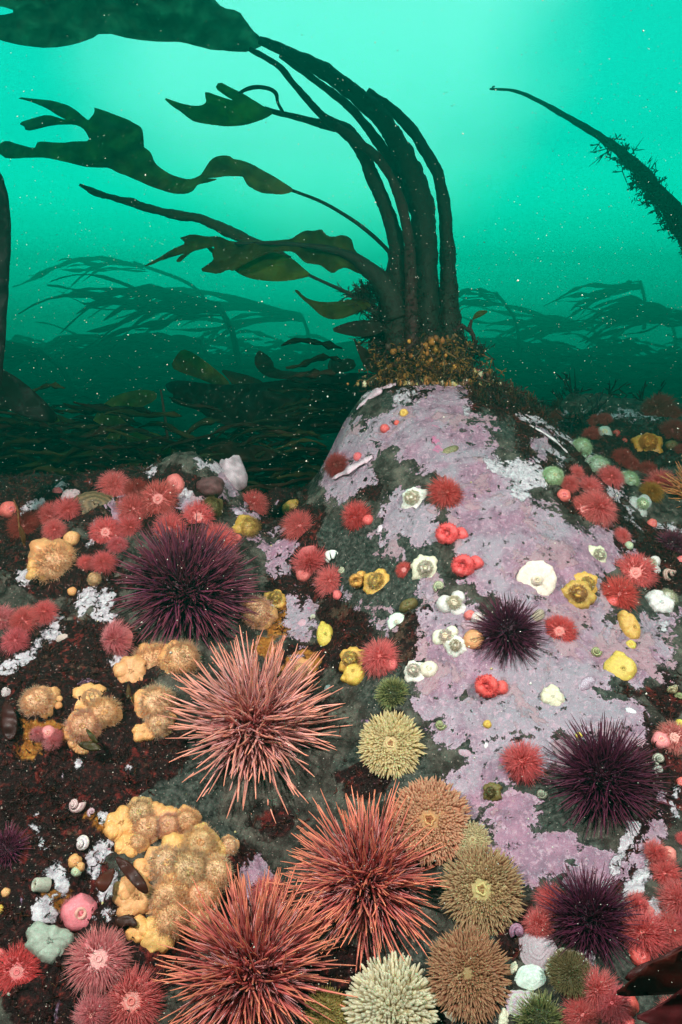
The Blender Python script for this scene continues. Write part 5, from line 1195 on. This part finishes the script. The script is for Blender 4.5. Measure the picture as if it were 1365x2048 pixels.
leaf([(781,572),(762,548),(739,527),(722,512),(709,500),(706,488),(703,479),(694,473),(682,470),(668,474),(655,473),(648,465),(643,458),(628,462),(612,461),(596,468),(585,478),(560,481),(540,482),(500,484),(462,483),(450,478),(438,473),(410,473),(384,469),(372,473),(360,476),(366,480),(372,487),(355,494),(339,503),(322,514),(303,524),(296,529),(288,533),(306,528),(324,520),(348,513),(372,505),(360,513),(352,523),(360,524),(370,515),(384,503),(408,496),(432,492),(424,505),(429,521),(415,531),(400,541),(420,545),(438,548),(455,538),(468,543),(490,528),(520,512),(545,503),(570,502),(588,503),(600,514),(612,526),(628,527),(643,530),(655,540),(667,547),(678,538),(691,534),(704,540),(715,545),(732,552),(745,562),(752,574),(765,586)], 1.245, 'blade', M_kelp, k3, wav=.018, col=(.07, .085, .010), seed=9, step=7, var=.6)
k4 = plant('kelp', None, 'small kelp with one smooth olive green leaf on a thin stem')
ptube([(740,612,5),(725,600,4),(690,583,4),(650,565,3),(618,550,3)], 1.27, 'stipe', M_stipe, k4, 8, KC, lump=.04)
leaf([(625,551),(608,537),(594,524),(580,515),(562,508),(530,500),(495,498),(455,500),(438,503),(425,495),(410,490),(422,505),(445,520),(462,535),(480,548),(500,556),(516,560),(540,562),(564,562),(595,558)], 1.275, 'blade', M_kelp, k4, wav=.008, col=(.12, .17, .012), seed=11, step=7, var=.3)
k5 = plant('kelp', None, 'small kelp blade with a curled dark tip beside the thick stems')
leaf([(588,579),(598,582),(606,592),(620,600),(645,605),(680,603),(712,598),(735,600),(745,612),(720,624),(700,632),(682,638),(662,638),(645,632),(630,620),(615,606),(600,592)], 1.26, 'blade', M_kelp, k5, wav=.012, col=(.06, .08, .01), seed=13, step=6, var=.5)
ptube([(725,612,5),(755,625,7),(790,650,9)], 1.26, 'stipe', M_stipe, k5, 8, KC)
k6 = plant('kelp', None, 'dark pointed kelp blade tucked low against the thick stems')
leaf([(662,660),(680,650),(705,642),(735,640),(765,645),(770,662),(745,672),(715,674),(685,668)], 1.24, 'blade', M_kelp, k6, wav=.01, col=(.028, .022, .012), seed=15, step=6)
leaf([(705,670),(716,688),(735,700),(765,712),(790,720),(790,745),(750,748),(730,735),(720,715)], 1.24, 'blade', M_kelp, k6, wav=.01, col=(.028, .020, .010), seed=16, step=6)
ptube([(765,655,6),(790,675,8)], 1.24, 'stipe', M_stipe, k6, 8, KC)
k7 = plant('seaweed', None, 'small olive leaf on a knobbly stem beside the thick kelp stems', 'seaweed')
leaf([(978,622),(962,620),(950,626),(944,640),(955,636),(968,630)], 1.28, 'blade', M_kelp, k7, wav=.004, col=(.10, .11, .015), step=5)
ptube([(950,690,4),(947,668,5),(938,655,4),(944,640,3)], 1.28, 'stem', M_stipe, k7, 7, KR, lump=.3)
ptube([(940,662,4),(925,650,5),(912,660,6),(905,680,6)], 1.28, 'stem', M_stipe, k7, 7, KR, lump=.4)
# bushy red weed on the left of the stems
mb = MB(); rs = np.random.RandomState(21)
for x, y, L in ((735,585,.03),(728,600,.03),(750,600,.035),(765,570,.03),(760,640,.04),(745,665,.035),(775,690,.04),(920,690,.03),(930,700,.035),(955,705,.03)):
    for i in range(7): tuft(mb, at(x + rs.normal(0, 8), y + rs.normal(0, 8), 1.27 + rs.normal(0, .01)), 8, L, rs, [(.022, .012, .010), (.03, .016, .012)], up=(-.5, 0, .2), r=.0009)
tag(mb.obj('bushy_seaweed', M_red), 'dark bushy weed bristling at both sides of the kelp base', 'seaweed', kind='stuff')
# the long stalk coming in from the side
k8 = plant('kelp', None, 'long bare kelp stalk arching in from the side, hairy with weed at its thick end')
SP = [(980,178,2),(1030,182,3),(1080,203,4),(1150,243,6),(1215,283,8),(1250,312,10),(1290,350,13),(1310,380,15),(1340,415,18),(1375,470,22),(1410,540,24),(1430,640,26),(1440,760,28),(1445,900,32)]
ptube(SP, 1.9, 'stipe', M_stipe, k8, 12, KC, lump=.15)
ptube([(985,180,1.5),(986,174,2),(990,173,1.5)], 1.9, 'stub', M_stipe, k8, 6, KC)
mb = MB(); rs = np.random.RandomState(4)
for i in range(240):
    t = rs.uniform(0, 1) ** .7; x = 1205 + 185 * t; y = 275 + 225 * t ** 1.15; s = rs.normal(); 
    tuft(mb, at(x + s * 9, y - s * 7, 1.9 + rs.normal(0, .015)), 4, rs.uniform(.012, .032) * (2.6 if rs.rand() < .07 else .8), rs, [(.016, .020, .012), (.02, .016, .010)], up=(.0, 0, .25), r=.0014, br=3)
mb.obj('weed_fuzz', M_red, k8)
leaf([(1283,395),(1300,376),(1318,372),(1330,385),(1320,398),(1300,402)], 1.88, 'flap', M_kelp, k8, wav=.01, col=(.02, .02, .01), step=6)
# near dark blade at the frame edge
k9 = plant('kelp', None, 'very dark broad kelp strap standing at the edge of the frame')
leaf([(-70,320),(-10,332),(4,348),(13,380),(20,430),(22,470),(20,520),(17,580),(13,640),(8,700),(6,745),(-12,850),(-30,960),(-60,960),(-70,740)], .95, 'blade', M_kelp, k9, wav=.01, col=(.012, .010, .010), step=12, sm=2, thick=.004)
leaf([(-60,735),(5,738),(30,752),(62,776),(95,808),(120,838),(100,848),(50,835),(0,810),(-60,800)], 1.15, 'blade', M_kelp, k9, wav=.01, col=(.012, .014, .010), step=12, thick=.004)
# foreground weeds
w1 = plant('red_seaweed', None, 'dark red glossy blades reaching in at the lower corner over pink anemones', 'seaweed')
leaf([(1228,1988),(1250,1972),(1275,1950),(1300,1925),(1340,1912),(1400,1880),(1400,2010),(1365,1985),(1330,1988),(1290,1990),(1255,1992)], .50, 'blade', M_red, w1, thick=.001, wav=.012, wf=.5, col=(.085, .014, .010), step=9, var=.5, tilty=.02)
leaf([(1245,1962),(1262,1940),(1290,1925),(1320,1915),(1345,1900),(1380,1885),(1380,1935),(1330,1945),(1290,1960)], .53, 'blade', M_red, w1, thick=.001, wav=.012, wf=.5, col=(.070, .012, .012), step=9, var=.5)
leaf([(1266,2035),(1300,2020),(1330,2005),(1355,1985),(1400,1950),(1400,2075),(1340,2060),(1300,2048)], .49, 'blade', M_red, w1, thick=.001, wav=.012, wf=.5, col=(.075, .010, .012), step=9, var=.5)
for nm, poly, lb, cc_ in (
  ('loose_seaweed', [(230,1712),(250,1718),(270,1735),(290,1760),(298,1782),(292,1790),(272,1775),(250,1750),(236,1730)], 'dark brown leaf blade lying on the great orange cluster', (.05, .012, .008)),
  ('loose_seaweed', [(232,1735),(215,1740),(200,1752),(190,1770),(205,1785),(215,1780),(225,1760)], 'reddish brown leaf lying on white crust beside the great orange cluster', (.09, .02, .012)),
  ('loose_seaweed', [(228,1840),(242,1832),(262,1830),(275,1842),(274,1855),(260,1850),(240,1855)], 'small brown curled leaf under the smooth orange wall', (.05, .018, .012)),
  ('loose_seaweed', [(155,1488),(168,1482),(185,1483),(200,1492),(203,1500),(185,1502),(165,1496)], 'small olive brown leaf lying across the fuzzy anemone', (.05, .035, .01)),
  ('loose_seaweed', [(171,1457),(180,1462),(192,1474),(198,1486),(190,1486),(178,1474)], 'narrow olive leaf standing on the fuzzy anemone', (.05, .04, .01)),
  ('loose_seaweed', [(8,1400),(22,1408),(34,1430),(36,1460),(25,1482),(10,1478),(2,1450)], 'big dark red leaf shape pressed on the dark rock', (.04, .008, .006)),
  ('loose_seaweed', [(256,1365),(262,1378),(262,1392),(256,1400),(252,1388)], 'tiny brown sliver of weed on the smooth orange fold', (.06, .03, .01)),
  ('loose_seaweed', [(1255,1450),(1262,1456),(1266,1464),(1260,1462)], 'tiny dark weed scrap on the lilac crust', (.03, .01, .01))):
    cx = np.mean([p[0] for p in poly]); cy0 = np.mean([p[1] for p in poly]); l, n = hit(cx, cy0)
    if l is None: print('MISS', lb); continue
    lift_ = .024 if 'cluster' in lb or 'fuzzy' in lb or 'fold' in lb else .008
    o = leaf(poly, depth(l) - lift_, nm, M_red, None, wav=.006, step=6, col=cc_, tilty=-.03); tag(o, lb, 'seaweed')
w2 = plant('brown_weed', None, 'thin brown weed stem curving up across dim pink anemones', 'seaweed')
ptube([(50,1092,2.5),(42,1070,2.5),(38,1045,2),(36,1020,2),(28,1000,1.5)], 1.0, 'stem', M_stipe, w2, 6, (.12, .05, .015), step=.004)
leaf([(40,1050),(48,1060),(52,1075),(50,1090),(44,1080),(40,1065)], .995, 'blade', M_kelp, w2, wav=.003, col=(.12, .05, .015), step=5)

# ------------------------------------------------------------------ kelp bed in the gully behind the ridge and beyond
rs = np.random.RandomState(33)
def strap(mb, p0, L, w, rs, col, dirx=-1, droop=.3, ripple=.15, seg=14, rise=.2, th=.003):
    """a long ribbon blade streaming with the current"""
    t = np.linspace(0, 1, seg); a0 = rs.uniform(-.35, .35); ph = rs.uniform(0, 6.28, 3)
    x = p0[0] + dirx * L * t * math.cos(a0); y = p0[1] + L * t * math.sin(a0) + .1 * L * np.sin(t * 4 + ph[0]) * t
    z = p0[2] + L * (rise * t - droop * t * t) + L * ripple * np.sin(t * rs.uniform(4, 7) + ph[1]) * t * .5
    C_ = np.stack([x, y, z], 1); ww = w * np.clip(np.sin(np.pi * np.clip(t * .93 + .05, 0, 1)) ** .6, .06, 1) * (1 + .45 * np.sin(t * 21 + ph[2])) * rs.uniform(.6, 1.3, seg)
    T = np.gradient(C_, axis=0); T /= np.linalg.norm(T, axis=1, keepdims=True); rl = rs.uniform(-.7, .7) + rs.uniform(-.8, .8) * t
    s0 = np.cross(T, [0, 1, 0]); s0 /= np.linalg.norm(s0, axis=1, keepdims=True) + 1e-9; s1 = np.cross(T, s0); sd_ = s0 * np.cos(rl)[:, None] + s1 * np.sin(rl)[:, None]; nn = np.cross(T, sd_)
    V = []
    for q, d in ((-1, 0), (-.4, 1), (.4, 1), (1, 0), (.4, -1), (-.4, -1)): V.append(C_ + sd_ * (ww * q)[:, None] + nn * (th * d + .12 * w * abs(math.sin(q * 3)))) 
    V = np.stack(V, 1)
    mb.add(V.reshape(-1, 3), [grid_faces(seg, 6), np.arange(6)[None, ::-1], np.arange((seg - 1) * 6, seg * 6)[None]], np.array(col) * rs.uniform(.6, 1.5))
def kelp_tree(px_, py_, D, hpx, npx, L, label, seed, lean=-.25, ns=7, w=.05, group='kelps drifting in the haze', rise=.2):
    """one distant kelp: a leaning stem from (px, py) up hpx pixels, with ribbons streaming away"""
    rs = np.random.RandomState(seed); root = plant('kelp', None, label, group=group); sc = D / FPX
    b = at(px_, py_, D); h = hpx * sc; top = b + Vector((lean * h, rs.uniform(-.1, .1) * h, h))
    tube([(b + Vector((0, 0, -.25 * h)), npx * sc), (b, npx * sc), (b.lerp(top, .5) + Vector((-lean * .25 * h, 0, .04 * h)), npx * sc * .85), (top, npx * sc * .8)], 'stipe', M_stipe, root, 8, KC, step=h / 14, lump=.06)
    for i in range(int(ns * 2.0)):
        mb = MB(); f = rs.uniform(.8, 1.0); p = b.lerp(top, f); strap(mb, np.array(p), L * sc * rs.uniform(.55, 1.1), w * sc * L * rs.uniform(.16, .42), rs, (.022, .028, .010), rise=rise * rs.uniform(.2, 1.6), droop=rs.uniform(.05, .45)); mb.obj('blade', M_kelp, root)
    return root
kelp_tree(478,740, 8.0, 130, 7, 330, 'hazy kelp with a curved stem and ribbons streaming away, nearest of the far ones', 51, lean=-.30, ns=9, w=.055)
kelp_tree(620,700, 12.0, 70, 4, 380, 'faint far kelp behind the small leaves of the main kelp', 52, ns=6, w=.04)
kelp_tree(430,790, 10.0, 110, 5, 330, 'hazy kelp low behind the curved stem one', 53, ns=9, w=.05, rise=.1)
kelp_tree(330,800, 11.5, 90, 5, 300, 'hazy kelp spreading low ribbons behind the brown blade', 54, ns=9, w=.05)
kelp_tree(150,800, 7.0, 100, 6, 200, 'hazy kelp near the very dark strap with a drooping fan', 55, ns=8, w=.06, lean=-.6)
kelp_tree(100,790, 8.5, 95, 5, 200, 'fainter kelp just behind the drooping fan', 56, ns=7, w=.06, lean=-.5)
kelp_tree(420,620, 11.0, 90, 4, 230, 'thin high kelp stem with a torn tip far off', 57, ns=4, w=.05, lean=-1.6)
kelp_tree(1040,700, 11.0, 110, 4, 150, 'faint arching kelp just beyond the thick stems', 58, ns=5, w=.06, lean=-.5)
kelp_tree(1290,640, 12.0, 75, 4, 170, 'far kelp with one broad dark fan under the arching stalk', 59, ns=6, w=.085, rise=-.05, lean=-.2)
kelp_tree(1350,720, 14.5, 90, 4, 220, 'very faint kelp at the side beneath the arching stalk', 60, ns=5, w=.06, lean=-.3)
kelp_tree(1200,740, 14.0, 90, 4, 260, 'very faint low kelp beyond the reef', 61, ns=8, w=.05)
kelp_tree(1390,780, 11.0, 150, 6, 220, 'dim kelp reaching in low at the side', 62, ns=6, w=.07)
kelp_tree(1100,780, 14.5, 80, 4, 200, 'faintest kelp on the far bed beyond the mound', 63, ns=7, w=.05)
kelp_tree(250,860, 14.0, 130, 4, 260, 'faintest kelp far behind the low ribbons', 64, ns=8, w=.05)
# dark blades rising over the ridge
def near_blade(poly, D, label, col=(.030, .028, .010), seed=0, **k):
    o = leaf(poly, D, 'loose_kelp', M_kelp, None, wav=.04, col=col, seed=seed, step=9, var=.5, **k); return tag(o, label, 'kelp', 'loose kelp blades behind the ridge')
near_blade([(342,735),(352,712),(366,697),(385,705),(410,722),(440,745),(462,768),(455,778),(425,768),(395,755),(365,745)], 1.65, 'square ended olive brown blade standing above the dark weed bed', (.14, .12, .015), 1)
near_blade([(440,738),(470,745),(500,752),(530,765),(540,785),(500,790),(470,775),(455,755)], 1.7, 'torn brown blade beside the square ended one', (.045, .030, .010), 2)
near_blade([(508,722),(516,700),(528,705),(545,720),(550,740),(600,745),(640,748),(640,760),(560,758),(530,752),(515,738)], 1.7, 'thin brown blade with an upright notched tip', (.045, .022, .012), 3)
near_blade([(655,735),(660,718),(675,722),(705,715),(715,735),(690,745),(665,748)], 1.6, 'small ragged brown blade near the kelp base', (.040, .026, .012), 4)
near_blade([(330,770),(345,762),(380,762),(430,770),(490,768),(560,762),(640,752),(720,745),(770,750),(770,800),(740,850),(660,870),(560,868),(480,858),(420,840),(400,820),(360,810),(340,800),(350,790),(335,780)], 1.62, 'broad ragged dark maroon blade filling the gully behind the ridge', (.020, .012, .008), 5)
near_blade([(180,870),(190,830),(215,800),(250,785),(290,778),(315,785),(312,800),(280,815),(255,840),(240,870),(235,900),(200,905)], 1.75, 'arched olive kelp blade behind the reef edge', (.09, .11, .01), 6)
near_blade([(250,868),(290,862),(325,870),(345,895),(340,910),(300,905),(260,890)], 1.6, 'short olive kelp blade just behind the reef edge', (.10, .11, .01), 7)
near_blade([(50,810),(90,815),(120,838),(118,850),(85,845),(50,830)], 1.6, 'yellow green kelp blade under the very dark strap', (.10, .14, .01), 8)
near_blade([(390,905),(430,890),(480,885),(540,895),(560,915),(500,925),(430,920)], 1.45, 'dark reddish blade low behind the reef edge', (.035, .015, .008), 9)
o = ptube([(338,912,3),(335,870,3),(328,820,3),(322,780,2)], 1.6, 'kelp_stalk', M_stipe, None, 8, (.05, .02, .015)); tag(o, 'thin bare reddish stem upright behind the reef edge', 'kelp')
# the bed itself
def bed(n, yr, xr, L, w, seed, label, cols, name='kelp_bed', zoff=.12, dens=lambda x, y: 1):
    rs = np.random.RandomState(seed); mb = MB()
    for i in range(n):
        y = yr[0] + (yr[1] - yr[0]) * rs.uniform() ** 1.2; x = rs.uniform(*xr) * (y / yr[1] * .7 + .3)
        if not dens(x, y): continue
        z = float(height(np.array([x]), np.array([y]))[0]) + rs.uniform(.0, zoff) * (1 + y * .1)
        strap(mb, (x, y, z), L * rs.uniform(.5, 1.2) * (.7 + y * .12), w * rs.uniform(.6, 1.3) * (.8 + y * .1), rs, cols[rs.randint(len(cols))], rise=rs.uniform(.0, .5), droop=rs.uniform(.1, .5), seg=10)
    return tag(mb.obj(name, M_bed), label, 'kelp', kind='stuff')
bed(4200, (1.5, 14.5), (-11, 11), .38, .017, 71, 'dark mass of kelp covering the sea bed out into the haze', [(.018, .024, .008), (.030, .034, .010), (.022, .014, .008), (.030, .045, .010)], dens=lambda x, y: y > 2.0 or (x < -.10 and y > 1.40) or (x > .3 and y > 1.95), zoff=.22)
bed(3600, (1.40, 2.8), (-2.5, .02), .15, .0065, 72, 'short dark kelp right behind the reef edge', [(.020, .022, .008), (.035, .032, .008), (.030, .014, .008)], name='low_kelp', zoff=.24)
mb = MB(); rs = np.random.RandomState(77)
for i in range(1400):
    x, y = rs.uniform(.12, 1.5), rs.uniform(1.45, 2.5); z = float(height(np.array([x]), np.array([y]))[0])
    if x > .55 and y < 1.75: continue
    tuft(mb, (x, y, z), 4, rs.uniform(.03, .08), rs, [(.012, .016, .020), (.016, .014, .014), (.02, .016, .010)], up=(-.2, -.1, .6), br=2, r=.0022)
tag(mb.obj('weed_thicket', M_red), 'blue black thicket of weed behind the mound', 'seaweed', kind='stuff')
# dark filamentous turf on the near rock
mb = MB(); rs = np.random.RandomState(78); cnt = 0
dk_ = masks[2]; pk_ = masks[0]; cand = np.where((dk_ > -.1) & (pk_ < .0) & (TV[:, 1] < 1.7) & (TV[:, 1] > .35) & (np.abs(TV[:, 0]) < .95))[0]
for i in rs.choice(cand, 8000):
    tuft(mb, TV[i], 3, rs.uniform(.003, .011), rs, [(.05, .014, .010), (.03, .012, .010), (.08, .03, .015), (.02, .010, .008), (.10, .02, .015)], up=(0, -.3, .6), br=1, r=.0006)
tag(mb.obj('red_turf', M_red), 'short dark red turf weed furring the near rock', 'seaweed', kind='stuff')
# grains, worm tubes and broken shell lying on the rock
mb = MB(); rs = np.random.RandomState(79); ok = np.where((TV[:, 1] < 1.7) & (TV[:, 1] > .35) & (np.abs(TV[:, 0]) < .9))[0]
for i in rs.choice(ok, 1100):
    r = .0005 + .0016 * rs.rand() ** 4; k = [(.6, .56, .5), (.35, .3, .25), (.5, .45, .2), (.45, .2, .25), (.7, .7, .66)][rs.randint(5)]
    d = sphere_dirs(6, rs); V = np.array([[1, 0, 0], [-1, 0, 0], [0, 1, 0], [0, -1, 0], [0, 0, 1], [0, 0, -1.]]) * rs.uniform(.5, 1.3, (6, 1)) * r + TV[i] + [0, 0, r * .5]
    mb.add(V, np.array([(0, 2, 4), (2, 1, 4), (1, 3, 4), (3, 0, 4), (2, 0, 5), (1, 2, 5), (3, 1, 5), (0, 3, 5)]), k)
tag(mb.obj('shell_grit', M_crust, smooth=False), 'pale grains and crumbs of shell scattered over the rock', 'shell grit', kind='stuff')
# specks drifting in the water, lit by the strobes
mb = MB(); rs = np.random.RandomState(80)
M_snow = mat('marine_snow', col=(.75, .75, .62), rough=.8)
for i in range(13000):
    D = .5 + 1.5 * rs.rand() ** .9; px_ = rs.uniform(-250, 1620); py_ = rs.uniform(-250, 1150) if rs.rand() < .8 else rs.uniform(0, 2048)
    p = at(px_, py_, D)
    if py_ > 1150: D = rs.uniform(.3, .55); p = at(px_, py_, D)
    r = (.00020 + .00030 * rs.rand() ** 2 + (.0005 if rs.rand() < .02 else 0)) * (.5 + D * .6)
    V = np.array([[1, 0, 0], [-1, 0, 0], [0, 1, 0], [0, -1, 0], [0, 0, 1], [0, 0, -1.]]) * rs.uniform(.6, 1.5, (6, 1)) * r + np.array(p)
    mb.add(V, np.array([(0, 2, 4), (2, 1, 4), (1, 3, 4), (3, 0, 4), (2, 0, 5), (1, 2, 5), (3, 1, 5), (0, 3, 5)]), (.7, .7, .6))
tag(mb.obj('marine_snow', M_snow, smooth=False), 'tiny pale specks drifting through the water', 'drifting specks', kind='stuff')
# put each traced plant's empty at its base
bpy.context.view_layer.update()
for r_, p in ((k1, hc), (k2, at(800, 540, 1.3)), (k3, at(795, 640, 1.24)), (k4, at(740, 612, 1.27)), (k5, at(790, 650, 1.26)), (k6, at(790, 675, 1.24)), (k7, at(950, 690, 1.28)), (k8, at(1430, 640, 1.9)), (k9, at(-60, 760, 1.0)), (w1, at(1400, 1950, .5)), (w2, at(50, 1092, 1.0))):
    r_.location = p
    for c in r_.children: c.location = -Vector(p)
for o in list(COL.objects):
    if o.type == 'EMPTY' and o.get('group') == 'kelps drifting in the haze':
        p = o.children[0].bound_box[0]; p = Vector(o.children[0].data.vertices[0].co); o.location = p
        for c in o.children: c.location = -p
